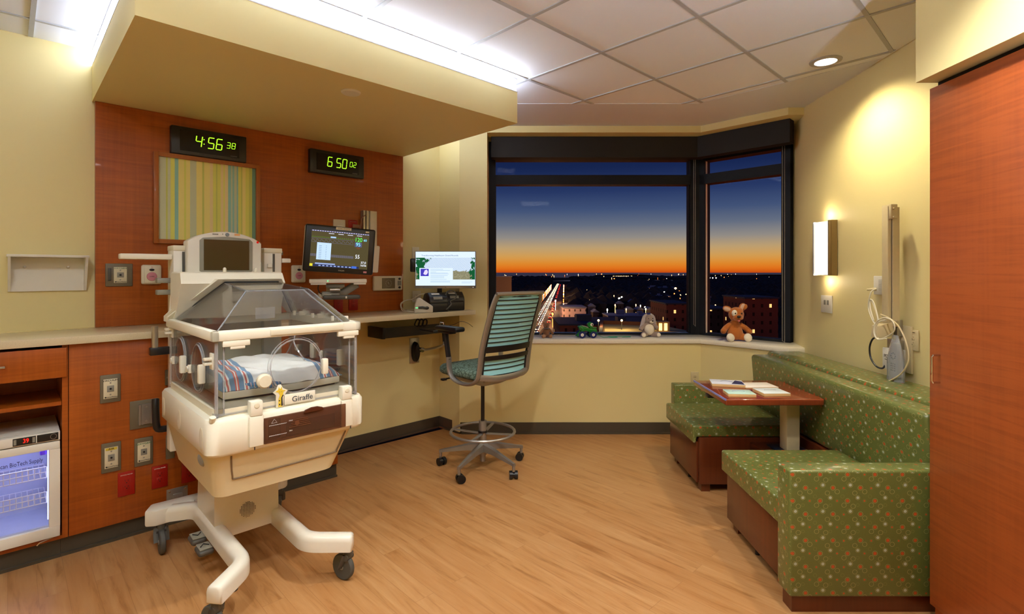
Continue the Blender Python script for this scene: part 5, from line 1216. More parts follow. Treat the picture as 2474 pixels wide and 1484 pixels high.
t.part('wall_bracket', MB().box(xa+.03, xa+.125, 2.345, 2.360, .90, 1.18, b=.004), TANM)
t.part('upper_arm', MB().box(xa, xa+.052, y, y+.032, zb+.02, zt, b=.004), TANM)
t.part('back_link', MB().box(xa+.058, xa+.066, y+.022, y+.06, zb, zt-.01), TANM)
t.part('inner_groove', MB().box(xa+.052, xa+.058, y+.022, y+.05, zb+.02, zt-.03), DGREY)
t.part('top_joint', MB().box(xa-.006, xa+.072, y+.005, y+.045, zt-.08, zt+.008, b=.004).cyl((xa-.014, y+.02, zt-.02), (xa+.085, y+.02, zt-.02), .007).cyl((xa-.014, y+.02, zt-.07), (xa+.085, y+.02, zt-.07), .007), TANM)
t.part('bottom_joint', MB().cyl((xa-.015, y+.03, zb+.03), (xa+.09, y+.03, zb+.03), .009).box(xa+.0, xa+.06, y+.05, 2.346, zb-.06, zb+.04, b=.005), STEEL)
t.part('swivel_block', MB().hexa([(xa-.04, y-.04, zb-.075), (xa+.03, y-.05, zb-.075), (xa+.06, y+.03, zb-.06), (xa-.0, y+.04, zb-.06), (xa-.03, y-.04, zb-.0), (xa+.04, y-.05, zb-.0), (xa+.06, y+.03, zb+.03), (xa-.0, y+.04, zb+.03)], b=.004), TANM)
gx = xa-.03
t2 = Thing('junction_box', 'small off-white electronics box with black lettering below the folding arm', 'control box', (gx, 2.32, .85), 'R')
t2.part('box', MB().box(gx-.02, gx+.11, 2.30, 2.355, .905, 1.035, b=.003), simple('box_enamel', (216, 212, 200), .4))
t2.part('bracket', MB().box(gx, gx+.10, 2.315, 2.355, 1.035, 1.09, b=.002), STEEL)
t2.part('lettering', MB().text('PDi', .028, (gx+.015, 2.2995, .985)).text('Model', .008, (gx+.012, 2.2995, .965)).box(gx+.05, gx+.056, 2.299, 2.30, .975, .981).box(gx+.065, gx+.083, 2.299, 2.30, .955, .965).box(gx+.065, gx+.083, 2.299, 2.30, .970, .985), INK)
t2.part('connector', MB().cyl((gx+.03, 2.325, .885), (gx+.03, 2.325, .906), .007).cyl((gx+.055, 2.325, .885), (gx+.055, 2.325, .906), .007), BLACK)
hx = gx+.160
t3 = Thing('handset', 'grey pillow speaker remote in a clear plastic bag hanging under the folding arm', 'remote control', (hx, 2.25, .82), 'R')
t3.part('shell', MB().loft([[(hx+u*w_, 2.25+v*th, z) for u, v in ((-1, 1), (1, 1), (1.15, 0), (1, -1), (-1, -1), (-1.15, 0))] for (z, w_, th) in ((.83, .022, .010), (.84, .034, .014), (.92, .038, .016), (1.02, .030, .015), (1.07, .026, .012), (1.085, .016, .008))]), simple('handset_grey', (170, 164, 148), .4))
m = MB()
for j in range(4):
    for i in range(3): m.lathe([(.001, -.002), (.004, -.0015), (.0045, 0)], (hx-.014+i*.014, 2.2335, .925+j*.013), 8, 'y')
for k in range(8): a_ = k*PI/4; m.lathe([(.001, -.002), (.004, -.0015), (.0045, 0)], (hx+.017*math.cos(a_), 2.2345, 1.01+.017*math.sin(a_)), 8, 'y')
t3.part('buttons', m, DGREY)
t3.part('nurse_button', MB().lathe([(.001, -.003), (.009, -.0025), (.010, 0)], (hx, 2.2345, .872), 14, 'y'), simple('red_orange', (206, 70, 40), .4))
t3.part('nurse_cross', MB().box(hx-.001, hx+.001, 2.2308, 2.2316, .867, .877).box(hx-.005, hx+.005, 2.2308, 2.2316, .871, .873), WINK)
m = MB().loft([[(hx+.062*k*math.cos(q*PI/6)+.004*math.sin(q*5+z*40), 2.25+.026*k*math.sin(q*PI/6), z) for q in range(12)] for z, k in ((.805, .85), (.83, 1.0), (.90, 1.05), (.98, .98), (1.04, .85), (1.10, .5), (1.13, .3))])
t3.part('clear_bag', m, PLASTICBAG)
def rc(pts, r_, mat, lab, close=False, n=8): 
    P_ = [RP(px, py, X) for px, py, X in pts]; p0 = min(P_, key=lambda q: q[2])
    return one('cable', MB().tube(P_, r_, n, smooth=6, closed=close), mat, lab, 'cable', p0, 'R')
rc([(2118, 698, 2.33), (2106, 704, 2.30), (2100, 722, 2.29), (2098, 745, 2.29), (2106, 770, 2.28), (2116, 785, 2.27), (2122, 775, 2.27), (2117, 750, 2.28), (2108, 726, 2.29), (2100, 728, 2.30), (2104, 755, 2.29), (2114, 782, 2.28), (2120, 768, 2.275), (2112, 740, 2.285), (2103, 724, 2.30), (2103, 745, 2.285), (2111, 775, 2.275)], .0036, OFFW, 'bundled cream cable hanging from the wall plug left of the folding arm')
rc([(2128, 760, 2.25), (2150, 770, 2.23), (2172, 790, 2.22), (2190, 830, 2.22), (2195, 870, 2.22), (2180, 900, 2.22), (2155, 918, 2.22), (2140, 923, 2.22)], .0042, TANM, 'cream handset cable curving round in front of the bagged remote')
rc([(2140, 773, 2.215), (2122, 780, 2.215), (2114, 800, 2.215), (2122, 818, 2.215), (2140, 815, 2.215), (2160, 800, 2.20), (2158, 778, 2.20), (2138, 768, 2.21), (2118, 778, 2.21), (2111, 800, 2.21), (2120, 820, 2.21), (2142, 818, 2.21)], .0038, OFFW, 'cream cable looped round the swivel block of the folding arm')
rc([(2122, 812, 2.30), (2108, 820, 2.29), (2101, 840, 2.285), (2104, 865, 2.285), (2117, 885, 2.285), (2132, 890, 2.29), (2140, 880, 2.31)], .0055, BLACK, 'thick black cable curling out left of the white electronics box')
# small outlet under window near sofa arm
outlet(None, 4.81, 'cream power outlet low on the window wall just above the far sofa arm', TANM, None, INK, 'W', (1.79, 1.86, .47, .585)) if False else None
outlet(None, 4.808, 'cream power outlet low on the window wall just above the far sofa arm', TANM, None, INK, 'W', (1.66, 1.735, .46, .575))

#===TOYS
def remesh(o, vox=.004, sm=3, disp=0):
    md = o.modifiers.new('r', 'REMESH'); md.mode = 'VOXEL'; md.voxel_size = vox; md.use_smooth_shade = True
    if sm: s2 = o.modifiers.new('s', 'SMOOTH'); s2.iterations = sm; s2.factor = .6
    return o
ZS = .878
def place(px, Y): return ((px-1237)/1250*Y, Y, ZS)
# --- big brown plush dog
p = place(1776, 4.70)
t = Thing('plush_dog', 'brown plush dog with white eye patch and white feet sitting on the sill', 'plush toy', (0, 0, 0), rot=(0, 0, math.radians(2)), loc=p); t.o.scale = (1.17,)*3
FB = m_fur('caramel_fur', (176, 102, 46)); FW = m_fur('white_fur', (236, 226, 210), .1); FBK = simple('toy_black', (16, 14, 14), .3)
m = MB().ball((0, .01, .075), (.056, .046, .072)).ball((0, 0, .06), (.060, .05, .055)).ball((0, .01, .13), (.040, .035, .03)).ball((.006, -.004, .205), (.058, .052, .056), n=20)
m.ball((.0, -.045, .185), (.036, .034, .026)).ball((.022, -.035, .183), (.026, .026, .02))
m.tube([(-.035, .005, .125), (-.075, .0, .098), (-.098, -.015, .078)], .021, 12, smooth=3).ball((-.098, -.016, .077), .023)
m.tube([(.035, .0, .125), (.078, -.005, .098), (.10, -.02, .074)], .021, 12, smooth=3).ball((.10, -.022, .073), .023)
m.tube([(-.028, -.01, .035), (-.062, -.045, .032)], .027, 12).tube([(.028, -.01, .035), (.062, -.045, .030)], .027, 12)
m.ball((-.062, .0, .246), (.038, .013, .024), (0, .30, 0)).ball((.056, .0, .258), (.028, .013, .036), (0, .45, 0)).ball((.074, -.01, .262), (.014, .018, .024), (0, .5, .4))
body = remesh(t.part('body', m, FB), .004)
for sx, nm in ((-1, ''), (1, '')): remesh(t.part('foot', MB().ball((.068*sx, -.068, .032), (.031, .022, .034), (-.3, 0, 0)), FW, label='white plush foot'), .004, 1)
t.part('eye_patch', MB().ball((-.022, -.038, .215), (.021, .020, .028)), FW, label='white patch round the eye')
t.part('ear_lining', MB().ball((-.066, -.008, .245), (.030, .009, .017), (0, .30, 0)).ball((.056, -.008, .262), (.019, .009, .026), (0, .45, 0)), simple('ear_pink', (206, 170, 150), .8))
t.part('nose', MB().ball((-.008, -.080, .192), (.015, .010, .011)), FBK)
for x in (-.024, .026): t.part('eye', MB().ball((x, -.054, .216), .0065), FBK)
t.part('tongue', MB().ball((-.002, -.066, .160), (.010, .008, .009)), simple('tongue_pink', (220, 120, 110), .6))
# --- grey rabbit
p = place(1566, 5.0)
t = Thing('plush_rabbit', 'grey plush rabbit with long drooping ears and white belly on the sill', 'plush toy', (0, 0, 0), rot=(0, 0, math.radians(8)), loc=p); t.o.scale = (1.12,)*3
FG = m_fur('grey_fur', (156, 138, 132)); FE = m_fur('silver_grey_fur', (176, 166, 172))
m = MB().ball((0, .01, .055), (.052, .045, .055)).ball((0, .005, .095), (.042, .038, .035)).ball((.006, -.002, .150), (.037, .036, .042)).ball((.012, -.026, .138), (.022, .022, .02))
m.tube([(-.032, 0, .10), (-.062, -.012, .080), (-.080, -.02, .060)], .018, 10, smooth=3).tube([(.035, 0, .10), (.058, -.018, .088), (.072, -.03, .070)], .017, 10, smooth=3)
m.tube([(-.03, -.01, .022), (-.060, -.05, .020)], .023, 10).tube([(.03, -.01, .022), (.060, -.05, .020)], .023, 10).ball((-.062, -.055, .022), (.026, .02, .022)).ball((.062, -.055, .022), (.026, .02, .022))
remesh(t.part('body', m, FG), .004)
for sx in (-1, 1): remesh(t.part('ear', MB().tube([(.010*sx+.006, .005, .186), (.038*sx+.006, .004, .165), (.050*sx, -.004, .120), (.058*sx-.004, -.008, .080)], .016, 10, smooth=4, flat=(.009, .02)).ball((.057*sx-.004, -.008, .078), (.02, .009, .02)), FE), .004, 2)
t.part('belly', MB().ball((.002, -.018, .065), (.044, .036, .048), n=20), FW, label='cream belly patch')
t.part('muzzle', MB().ball((.014, -.040, .130), (.018, .014, .013)), FW)
t.part('nose', MB().ball((.018, -.054, .139), (.008, .006, .006)), FBK)
for x in (-.010, .028): t.part('eye', MB().ball((x, -.033, .158), .004), FBK)
for sx in (-1, 1): t.part('foot_pad', MB().ball((.066*sx, -.068, .022), (.018, .010, .018)), FW)
# --- small brown bear
p = place(1320, 4.92)
t = Thing('teddy_bear', 'small dark brown teddy bear sitting on the sill behind the chair', 'plush toy', (0, 0, 0), rot=(0, 0, math.radians(5)), loc=p)
FD = m_fur('brown_bear_fur', (124, 86, 62)); FL = m_fur('tan_bear_fur', (150, 108, 78))
m = MB().ball((0, .008, .045), (.034, .03, .044)).ball((0, .0, .118), (.031, .028, .029)).ball((-.024, .004, .140), (.012, .007, .012)).ball((.024, .004, .140), (.012, .007, .012)).ball((0, -.02, .108), (.015, .016, .012))
m.tube([(-.024, 0, .082), (-.050, -.006, .052), (-.060, -.014, .032)], .013, 10, smooth=3).tube([(.024, 0, .082), (.050, -.006, .052), (.062, -.014, .034)], .013, 10, smooth=3)
m.tube([(-.018, -.01, .018), (-.034, -.035, .016)], .016, 10).tube([(.018, -.01, .018), (.034, -.035, .016)], .016, 10)
remesh(t.part('body', m, FD), .003)
for sx in (-1, 1): remesh(t.part('foot', MB().ball((.035*sx, -.042, .018), (.017, .012, .019)), FL), .003, 1)
t.part('nose', MB().ball((0, -.037, .112), (.006, .004, .004)), FBK)
for x in (-.010, .010): t.part('eye', MB().ball((x, -.026, .124), .003), FBK)
t.part('neck_ribbon', MB().tube([(.026*math.cos(k*PI/8), .002+.024*math.sin(k*PI/8), .088) for k in range(16)], .006, 6, closed=True), simple('grey_ribbon', (90, 84, 86), .7))
# --- wooden pull toy
p = place(1420, 4.92)
t = Thing('pull_toy', 'green wooden frog pull toy on blue wheels with a green string', 'toy', (0, 0, 0), rot=(0, 0, math.radians(10)), loc=p); t.o.scale = (1.28,)*3
GR = simple('glossy_green_paint', (24, 120, 44), .25, coat=.4); BLU = simple('blue_wheel_paint', (24, 36, 96), .25, coat=.3)
t.part('body', MB().prism([(-.075, .082), (-.055, .092), (.02, .068), (.062, .066), (.070, .050), (.055, .034), (.02, .040), (-.02, .052), (-.045, .046), (-.066, .060)], -.018, .018, 'y', b=.004), GR)
for y in (-.026, .026):
    t.part('hind_leg', MB().prism([(-.088, .012), (-.062, .0385), (-.050, .060), (-.070, .084), (-.058, .088), (-.036, .056), (-.046, .030), (-.058, .012)], y-.006, y+.006, 'y', b=.002), GR)
    t.part('front_leg', MB().prism([(.018, .012), (.022, .045), (.040, .050), (.044, .012)], y-.006, y+.006, 'y', b=.002), GR)
for (x, r) in ((-.055, .026), (.030, .025)):
    for y in (-.042, .034): 
        wl = t.part('wheel', MB().cyl((x, y, r), (x, y+.008, r), r, n=24), BLU); t.part('hub_disc', MB().cyl((x, y-.001, r), (x, y, r), r*.45, n=16), WINK, wl)
    t.part('axle', MB().cyl((x, -.045, r), (x, .045, r), .003, n=8), OAK)
t.part('head', MB().lathe([(.001, -.018), (.018, -.018), (.022, -.012), (.022, .012), (.018, .018), (.001, .018)], (.018, 0, .094), 20, 'y').box(.015, .066, -.016, .016, .068, .078, b=.003), GR)
for y in (-.019, .019): t.part('eye', MB().lathe([(.001, -.003), (.011, -.002), (.012, 0)] if y < 0 else [(.012, 0), (.011, .002), (.001, .003)], (.026, y, .098), 16, 'y'), WINK); t.part('pupil', MB().ball((.029, y*1.18, .097), (.005, .002, .007), n=10), FBK)
t.part('saddle_plate', MB().hexa([(-.050, -.014, .0925), (.0, -.014, .077), (.0, .014, .077), (-.050, .014, .0925), (-.050, -.014, .0945), (.0, -.014, .079), (.0, .014, .079), (-.050, .014, .0945)]), WINK)
z_ = .004
t.part('string', MB().tube([(.062, 0, .045), (.080, -.01, .02), (.11, -.02, z_), (.15, -.025, z_), (.20, -.02, z_), (.215, -.045, z_), (.17, -.055, z_), (.145, -.03, z_+.003), (.20, .0, z_), (.28, .0, z_), (.325, -.02, z_), (.31, -.045, z_), (.25, -.05, z_)], .0022, 6, smooth=6), simple('green_string', (40, 140, 110), .5))

#===CITY
GZ = -28.5; EH = 30.0
def gp(px, py, h=0):   # ground point (or roof point at height h) seen at a pixel
    Y = (EH-h)*1250.0/(py-658.0); return ((px-1237)/1250.0*Y, Y)
def m_ground():
    m = bpy.data.materials.new('night_ground'); t = NT(m)
    n_ = t.noise(t.coord('Object'), .02, 4); n2 = t.noise(t.coord('Object'), .3, 3)
    t.bsdf(t.ramp(t.math('MULTIPLY', n_, n2), [(.15, lin((16, 16, 18))), (.4, lin((34, 30, 28)))]), .9, spec=.1); return m
b = MB(); b.bm.faces.new([b.bm.verts.new(p) for p in ((-900, 60, GZ), (2600, 60, GZ), (6500, 2900, GZ), (-3500, 2900, GZ))])
struct('ground_city', b, m_ground())
WATER = simple('evening_water', (142, 134, 148), .35, 1.0, var=.1, vs=.002)
b = MB(); b.bm.faces.new([b.bm.verts.new(p) for p in ((-8000, 2890, GZ-.5), (12000, 2890, GZ-.5), (40000, 40000, GZ-.5), (-40000, 40000, GZ-.5))])
struct('ground_lake', b, WATER)
b = MB(); a1 = gp(1380, 676); 
b.bm.faces.new([b.bm.verts.new((*gp(x, y), GZ+.6)) for x, y in ((1330, 679.5), (1690, 682.0), (1690, 678.6), (1540, 676.6), (1390, 677.2))]); 
struct('ground_inlet', b, simple('pale_inlet_water', (170, 165, 176), .3, 1.0, var=.1, vs=.01))
FOL = simple('dark_evening_foliage', (50, 44, 40), .95, var=.5, vs=.08)
# far shore hills
m = MB(); random.seed(5)
def ridge(m, x0, x1, Y, h, n=60):
    top = [(x0+(x1-x0)*k/n, Y, GZ+h*(.6+.4*math.sin(k*.7)*math.sin(k*.23))+random.uniform(0, h*.15)) for k in range(n+1)]
    for a, c in zip(top[:-1], top[1:]):
        v = [m.bm.verts.new(q) for q in ((a[0], a[1], GZ-2), (c[0], c[1], GZ-2), c, a, (a[0], Y+300, GZ-2), (c[0], Y+300, GZ-2))]
        m.bm.faces.new(v[:4]); m.bm.faces.new((v[3], v[2], v[5], v[4]))
ridge(m, 540, 4800, 3300, 19)
o = m.build('far_shore', FOL, smooth=False); o['kind'] = 'structure'; o.name = 'ground_far_shore'
# buildings
def m_bld(name, wall, litc=(255, 190, 110), frac=.3, lit=3.0, sx=3.2, sz=3.2):
    m = bpy.data.materials.new(name); t = NT(m)
    tc = t.n('ShaderNodeTexCoord'); sp = t.n('ShaderNodeSeparateXYZ'); t.l(tc.outputs['UV'], sp.inputs[0])
    u = t.math('DIVIDE', sp.outputs[0], sx); v = t.math('DIVIDE', sp.outputs[1], sz)
    fu, fv = t.math('FRACT', u), t.math('FRACT', v)
    win = t.math('MULTIPLY', t.math('MULTIPLY', t.math('GREATER_THAN', fu, .36), t.math('LESS_THAN', fu, .64)), t.math('MULTIPLY', t.math('GREATER_THAN', fv, .3), t.math('LESS_THAN', fv, .72)))
    wn = t.n('ShaderNodeTexWhiteNoise', noise_dimensions='2D'); cb = t.n('ShaderNodeCombineXYZ'); t.l(t.math('FLOOR', u), cb.inputs[0]); t.l(t.math('FLOOR', v), cb.inputs[1]); t.l(cb.outputs[0], wn.inputs['Vector'])
    on = t.math('MULTIPLY', win, t.math('LESS_THAN', wn.outputs['Value'], frac))
    b = t.bsdf(t.mix(win, lin(wall), lin(tuple(c*.45 for c in wall))), .8, spec=.2)
    b.inputs['Emission Color'].default_value = (*lin(litc), 1); t.l(t.math('MULTIPLY', on, lit), b.inputs['Emission Strength']); return m
BRICK = m_bld('dark_brick_lit_windows', (150, 84, 64), frac=.09, lit=1.4); PALE = m_bld('pale_block_lit_windows', (236, 206, 206), frac=.12, lit=1.2)
DARKB = m_bld('dark_block_lit_windows', (84, 72, 70), frac=.08, lit=1.4); STRIPL = m_bld('bright_school_windows', (110, 60, 46), frac=.7, lit=2.2)
ROOF = simple('cold_flat_roof', (140, 150, 172), .8); ROOFD = simple('dark_flat_roof', (66, 72, 86), .8)
KEEP = []
def building(px0, px1, py_base, h, depth, lab, wm=DARKB, rm=ROOF, gable=False, cat='building'):
    x0, y = gp(px0, py_base); x1 = (px1-1237)/1250.0*y
    KEEP.append((x0, x1, y, y+depth))
    t = Thing('city_building' if not gable else 'house', lab, cat, ((x0+x1)/2, y, GZ))
    t.part('walls', MB().box(x0, x1, y, y+depth, GZ, GZ+h), wm, smooth=False)
    if gable: t.part('roof', MB().prism([(x0-.5, GZ+h), ((x0+x1)/2, GZ+h+(x1-x0)*.45), (x1+.5, GZ+h)], y-.4, y+depth, 'y'), rm, smooth=False)
    else: t.part('roof', MB().box(x0-.4, x1+.4, y-.4, y+depth+.4, GZ+h, GZ+h+.6), rm, smooth=False); 
    if not gable and x1-x0 > 15:
        t.part('roof_unit', MB().box(x0+(x1-x0)*.2, x0+(x1-x0)*.35, y+depth*.4, y+depth*.6, GZ+h+.6, GZ+h+3).box(x0+(x1-x0)*.6, x0+(x1-x0)*.68, y+depth*.3, y+depth*.5, GZ+h+.6, GZ+h+2.4), rm, smooth=False)
building(1361, 1416, 782, 9, 22, 'long pale pinkish low building with a grey roof beside the lit avenue', PALE)
building(1352, 1606, 846, 9.5, 30, 'wide low dark brick building with roof vents nearest the window', BRICK, ROOFD)
building(1610, 1668, 838, 17, 24, 'tall dark red brick block beside the corner post', BRICK, ROOFD)
building(1562, 1640, 712, 9, 26, 'long brick school building with a bright row of windows in the distance', STRIPL)
building(1470, 1600, 792, 6, 18, 'wide building with a blue-grey flat roof behind the rabbit', DARKB, ROOF)
building(1555, 1620, 738, 8, 18, 'two-storey lit building below the distant school', BRICK, ROOF)
building(1365, 1395, 752, 5, 12, 'small white-roofed block above the pale pinkish building', DARKB, simple('snowy_roof', (150, 156, 170), .8))
building(1712, 1770, 828, 14, 30, 'dark grey-roofed block seen left of the plush dog', DARKB, ROOFD)
building(1800, 1880, 850, 20, 20, 'dark brick block seen right of the plush dog', BRICK, ROOFD)
building(1700, 1716, 800, 17, 10, 'narrow white slab at the left edge of the angled window', PALE, ROOF)
building(1198, 1236, 770, 27, 10, 'pale tower block at the far left edge of the wide window', simple('pale_concrete', (150, 120, 92), .8), ROOF)
building(1220, 1262, 682, 8, 40, 'wide distant hospital block lit pale at far left', PALE, ROOF)
building(1450, 1480, 726, 7, 14, 'small dark building under bright lamps in the middle distance', DARKB, ROOF)
building(1818, 1850, 745, 8, 14, 'mid-distance dark block above right of the plush dog', DARKB, ROOFD)
for k, (px, py) in enumerate(((1547, 762), (1571, 762), (1595, 762), (1619, 762), (1643, 762), (1523, 762), (1500, 744), (1530, 738), (1720, 760), (1745, 775), (1830, 790), (1862, 770), (1412, 738), (1432, 752), (1440, 770), (1262, 752))):
    w_ = 9; building(px-7, px+7, py+14, 7, 9, 'small gabled house among the dark trees outside', simple('pale_siding', (128, 116, 112), .8) if k % 2 else DARKB, ROOF, True, 'house'); 
for o in C.objects:
    if o.name.startswith('house') and o.parent is None: o['group'] = 'small houses outside the window'
# lit parking deck roof
x0, y0_ = gp(1395, 808, 12); x1 = (1665-1237)/1250*y0_
t = Thing('parking_deck', 'flat roof deck lit yellow by lamps just below the window', 'parking deck', ((x0+x1)/2, y0_, GZ))
DK = simple('deck_concrete', (196, 168, 110), .85)
t.part('deck', MB().prism([(x0+6, y0_-6), (x1+6, y0_-6), (x1, y0_+22), (x0+12, y0_+30)], GZ, GZ+12), DK, smooth=False)
t.part('parapet', MB().prism([(x0+5, y0_-7), (x0+6, y0_-7), (x0+13, y0_+31), (x0+12, y0_+31)], GZ+12, GZ+13.2).prism([(x0+12, y0_+30), (x1, y0_+22), (x1, y0_+23), (x0+12, y0_+31)], GZ+12, GZ+13.2), simple('brown_parapet', (110, 60, 36), .8), smooth=False)
hx = (1590-1237)/1250*(y0_+10)
t.part('stair_house', MB().box(hx-1, hx+3, y0_+8, y0_+11, GZ+12, GZ+14.9), DK, smooth=False); t.part('lit_door', MB().box(hx-.3, hx+.6, y0_+7.8, y0_+8, GZ+12.2, GZ+14.4).box(hx+1.3, hx+2.2, y0_+7.8, y0_+8, GZ+12.2, GZ+14.4), emis('warm_door', (255, 200, 120), 2.5), smooth=False)
for px in (1446, 1502):
    lx_ = (px-1237)/1250*(y0_+12)
    t = Thing('lamp_post', 'small lamp post standing on the yellow-lit roof deck', 'lamp post', (lx_, y0_+12, GZ+12), group='lamp posts on the roof deck')
    t.part('pole', MB().cyl((lx_, y0_+12, GZ+12), (lx_, y0_+12, GZ+14.6), .12, n=8), DGREY); t.part('lamp', MB().ball((lx_, y0_+12, GZ+14.9), .35, n=8), emis('sodium_lamp', (255, 206, 130), 8))
    L = bpy.data.lights.new('deck_lamp', 'POINT'); L.energy = 1500; L.color = (1, .74, .35); L.shadow_soft_size = .4
    o = bpy.data.objects.new('deck_lamp', L); C.objects.link(o); o.location = (lx_, y0_+11, GZ+16)
# avenue with cars
m = MB(); ax0, ay0 = gp(1308, 800); ax1, ay1 = gp(1352, 686)
dv = Vector((ax1-ax0, ay1-ay0)).normalized(); nv = Vector((dv.y, -dv.x))
def road(q, w): return [(ax0+dv.x*t_+nv.x*o_, ay0+dv.y*t_+nv.y*o_) for t_, o_ in q]
Lr = math.hypot(ax1-ax0, ay1-ay0)
b = MB(); b.bm.faces.new([b.bm.verts.new((*p, GZ+.15)) for p in road([(-80, -9), (-80, 9), (Lr, 9), (Lr, -9)], 0)])
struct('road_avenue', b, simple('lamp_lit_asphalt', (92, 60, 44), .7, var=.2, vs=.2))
def car_mesh(nm, front):
    m = MB().prism([(-2.1, .35), (2.1, .35), (2.15, .8), (1.2, 1.0), (.6, 1.45), (-1.1, 1.45), (-1.7, 1.0), (-2.15, .9)], -.85, .85, 'x')
    return m
proto = Thing('car', 'car with lit lamps in the stream of traffic on the long avenue', 'car', (0, 0, 0), loc=(0, 0, 0), rot=(0, 0, 0), group='cars on the avenue')
proto.part('body', MB().prism([(-2.1, .35), (2.1, .35), (2.15, .8), (1.2, 1.0), (.6, 1.45), (-1.1, 1.45), (-1.7, 1.0), (-2.15, .9)], -.85, .85, 'x'), simple('car_paint', (60, 62, 70), .3))
proto.part('headlamps', MB().ball((-.6, -2.2, .75), (.28, .12, .2), n=8).ball((.6, -2.2, .75), (.28, .12, .2), n=8), emis('headlamp_glow', (255, 226, 180), 11))
proto.part('tail_lamps', MB().ball((-.6, 2.2, .85), (.28, .12, .22), n=8).ball((.6, 2.2, .85), (.28, .12, .22), n=8), emis('tail_glow', (255, 40, 20), 8))
random.seed(2); first = True; head = math.atan2(dv.y, dv.x)-PI/2
for lane, off, flip in ((0, -2.2, 0), (1, -5.2, 0), (2, 2.6, PI)):
    tt = -20
    while tt < Lr-10:
        c_ = proto.o if first else copy_tree(proto.o); first = False
        c_.location = (ax0+dv.x*tt+nv.x*off, ay0+dv.y*tt+nv.y*off, GZ+.1); c_.rotation_euler = (0, 0, head+flip)
        tt += random.uniform(7, 12)*(1+tt/260)*(2.2 if flip else 1)
# street and house lamps
random.seed(21)
cols = [emis('lamp_warm', (255, 190, 110), 10), emis('lamp_white', (255, 240, 215), 10), emis('lamp_orange', (255, 120, 50), 8)]
me_l = []
for k, mm in enumerate(cols):
    o = MB().cyl((0, 0, 0), (0, 0, 5.0), .10, n=5).ball((0, 0, 5.3), .55, n=6); 
    ob = o.build('street_lamp', [mm]); me_l.append(ob.data); bpy.data.objects.remove(ob)
LAMPS = []
def lamp(px, py, s_, k, lab='tiny glowing street lamp in the dark city outside', grp='lamps of the distant city'):
    x, y = gp(px, py); LAMPS.append((x, y, 9+s_)); o = bpy.data.objects.new('street_lamp', me_l[k]); C.objects.link(o); o.location = (x, y, GZ); o.scale = (s_, s_, 2.0 if s_ > 2 else 1.4)
    tag(o, lab, 'street lamp', grp)
for k in range(150):
    py = 664+(random.random()**1.5)*120; px = random.uniform(1200, 1885); y = EH*1250/(py-658)
    if 1290 < px < 1370 and py > 690: continue
    lamp(px, py, (.45+y/1300)*random.uniform(.55, 1.15), random.choice((0, 0, 1, 2)))
for px in range(1482, 1530, 4): lamp(px, 672.5, 4.0, 0, 'bright lamp in the row along the far shore', 'shore lamps')
for px in (1715, 1722, 1730): lamp(px, 679, 3.6, 1, 'bright white lamp cluster on the far right shore', 'white shore lamps')
for px, py, s_, k in ((1484, 682, 3.2, 2), (1632, 718, 2.6, 0), (1605, 722, 1.4, 1), (1477, 738, 1.5, 1), (1496, 742, 1.6, 1), (1502, 738, 1.3, 1), (1335, 792, 1.0, 2), (1342, 750, 1.0, 1), (1740, 729, 1.4, 2), (1746, 728, 1.3, 2), (1752, 728, 1.2, 2), (1758, 728, 1.1, 2)):
    lamp(px, py, s_, k)
for k in range(26):
    tt = k*26+4*math.sin(k); 
    for off in (-11, 11):
        o = bpy.data.objects.new('avenue_lamp', me_l[2 if k % 3 else 1]); C.objects.link(o); o.location = (ax0+dv.x*tt+nv.x*off, ay0+dv.y*tt+nv.y*off, GZ); o.scale = (.7+k*.03,)*3
        tag(o, 'glowing street lamp lining the long avenue', 'street lamp', 'street lamps along the avenue')
L = bpy.data.lights.new('avenue_glow', 'POINT'); L.energy = 22000; L.color = (1, .5, .2); L.shadow_soft_size = 2
for k in range(3):
    o = bpy.data.objects.new('avenue_glow', L); C.objects.link(o); o.location = (ax0+dv.x*(30+k*110), ay0+dv.y*(30+k*110), GZ+14)

# woods: an uncountable dark canopy
random.seed(11); m = MB()
ico = []
tb_ = bmesh.new(); bmesh.ops.create_icosphere(tb_, subdivisions=1, radius=1); icov = [v.co.copy() for v in tb_.verts]; icof = [[v.index for v in f.verts] for f in tb_.faces]; tb_.free()
def blob(m, x, y, z, r, h):
    vs = [m.bm.verts.new((x+v.x*r*random.uniform(.8, 1.2), y+v.y*r, z+v.z*h*random.uniform(.85, 1.15))) for v in icov]
    for f in icof: m.bm.faces.new([vs[i] for i in f])
for k in range(3200):
    py = 671.5+ (random.random()**1.7)*92; px = random.uniform(1190, 1905); x, y = gp(px, py)
    if any(a_-9 < x < b_+9 and c_-9 < y < d_+9 for a_, b_, c_, d_ in KEEP): continue
    if any((x-a_)**2+(y-b_)**2 < (c_+y/160)**2 for a_, b_, c_ in LAMPS): continue
    if abs(x-(16+(y-274)*.1)) < 14 + y*.012: continue
    if 676.0 < py < 682.5 and 1330 < px < 1700: continue
    r = random.uniform(5, 9)*(1+y/1500); blob(m, x, y, GZ+random.uniform(2, 5), r, random.uniform(5, 9))
wd_ = m.build('tree_canopy', FOL, smooth=False); tag(wd_, 'dark mass of bare evening trees spread across the city outside', 'trees', kind='stuff')

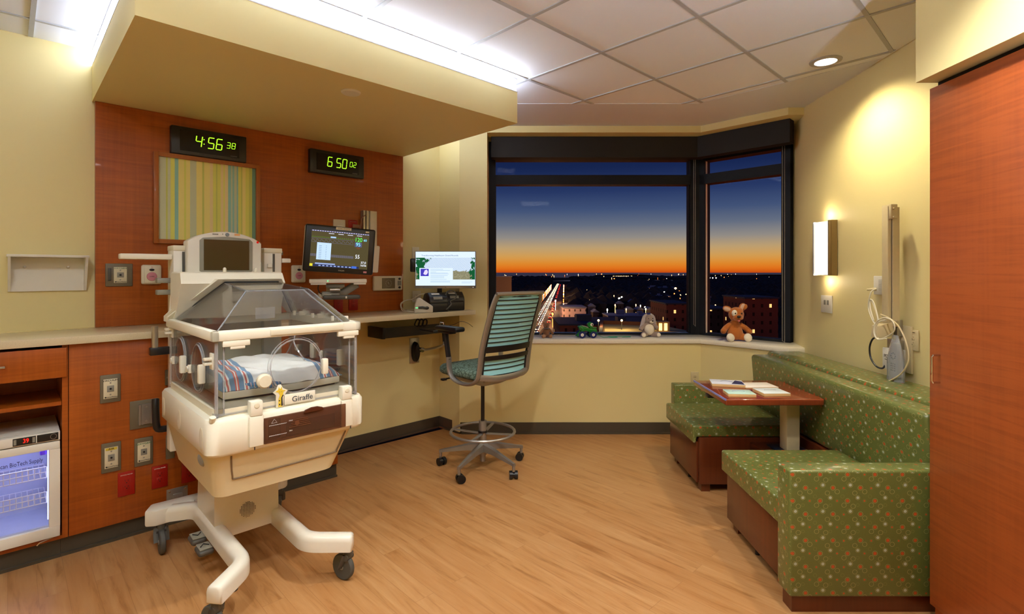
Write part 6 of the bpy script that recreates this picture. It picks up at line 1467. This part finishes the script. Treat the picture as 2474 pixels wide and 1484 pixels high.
#===WORLD
w = bpy.data.worlds.new('dusk_sky'); bpy.context.scene.world = w; w.use_nodes = True; nt = w.node_tree; nt.nodes.clear()
out = nt.nodes.new('ShaderNodeOutputWorld'); bg = nt.nodes.new('ShaderNodeBackground'); tc = nt.nodes.new('ShaderNodeTexCoord'); sp = nt.nodes.new('ShaderNodeSeparateXYZ')
nt.links.new(tc.outputs['Generated'], sp.inputs[0]); rp = nt.nodes.new('ShaderNodeValToRGB'); nt.links.new(sp.outputs[2], rp.inputs[0])
def el(py): return math.sin(math.atan((658-py)/1250))
stops = [(el(659.5), (205, 78, 16)), (el(650), (232, 112, 24)), (el(636), (230, 142, 46)), (el(620), (218, 160, 82)), (el(600), (196, 162, 112)), (el(575), (150, 142, 132)), (el(545), (104, 112, 128)), (el(510), (68, 84, 118)), (el(465), (40, 56, 98)), (el(410), (24, 38, 78)), (el(370), (18, 30, 66)), (.6, (24, 40, 88))]
r_ = rp.color_ramp
while len(r_.elements) > 1: r_.elements.remove(r_.elements[-1])
for i, (p_, c_) in enumerate(stops):
    e = r_.elements[0] if i == 0 else r_.elements.new(max(p_, 0)); e.position = max(p_, 0); e.color = (*lin(c_), 1)
nt.links.new(rp.outputs[0], bg.inputs[0]); bg.inputs[1].default_value = 0.89; nt.links.new(bg.outputs[0], out.inputs[0])

cam = bpy.data.cameras.new('camera'); co = bpy.data.objects.new('camera', cam); C.objects.link(co)
co.location = (0, 0, 1.5); co.rotation_euler = (PI/2, 0, 0); cam.sensor_width = 36; cam.lens = 1250/2474*36
cam.shift_y = -(742-658)/2474.0; cam.clip_end = 60000; cam.clip_start = .05
sc_ = bpy.context.scene; sc_.camera = co
sc_.view_settings.view_transform = 'Standard'; sc_.view_settings.look = 'None'; sc_.view_settings.gamma = 1; sc_.view_settings.use_curve_mapping = False
sc_.view_settings.exposure = 0.18
sc_.cycles.use_denoising = True; sc_.cycles.max_bounces = 7; sc_.cycles.transparent_max_bounces = 28; sc_.cycles.use_adaptive_sampling = True; sc_.cycles.adaptive_threshold = 0.03; sc_.cycles.caustics_reflective = False; sc_.cycles.caustics_refractive = False; sc_.cycles.sample_clamp_indirect = 6
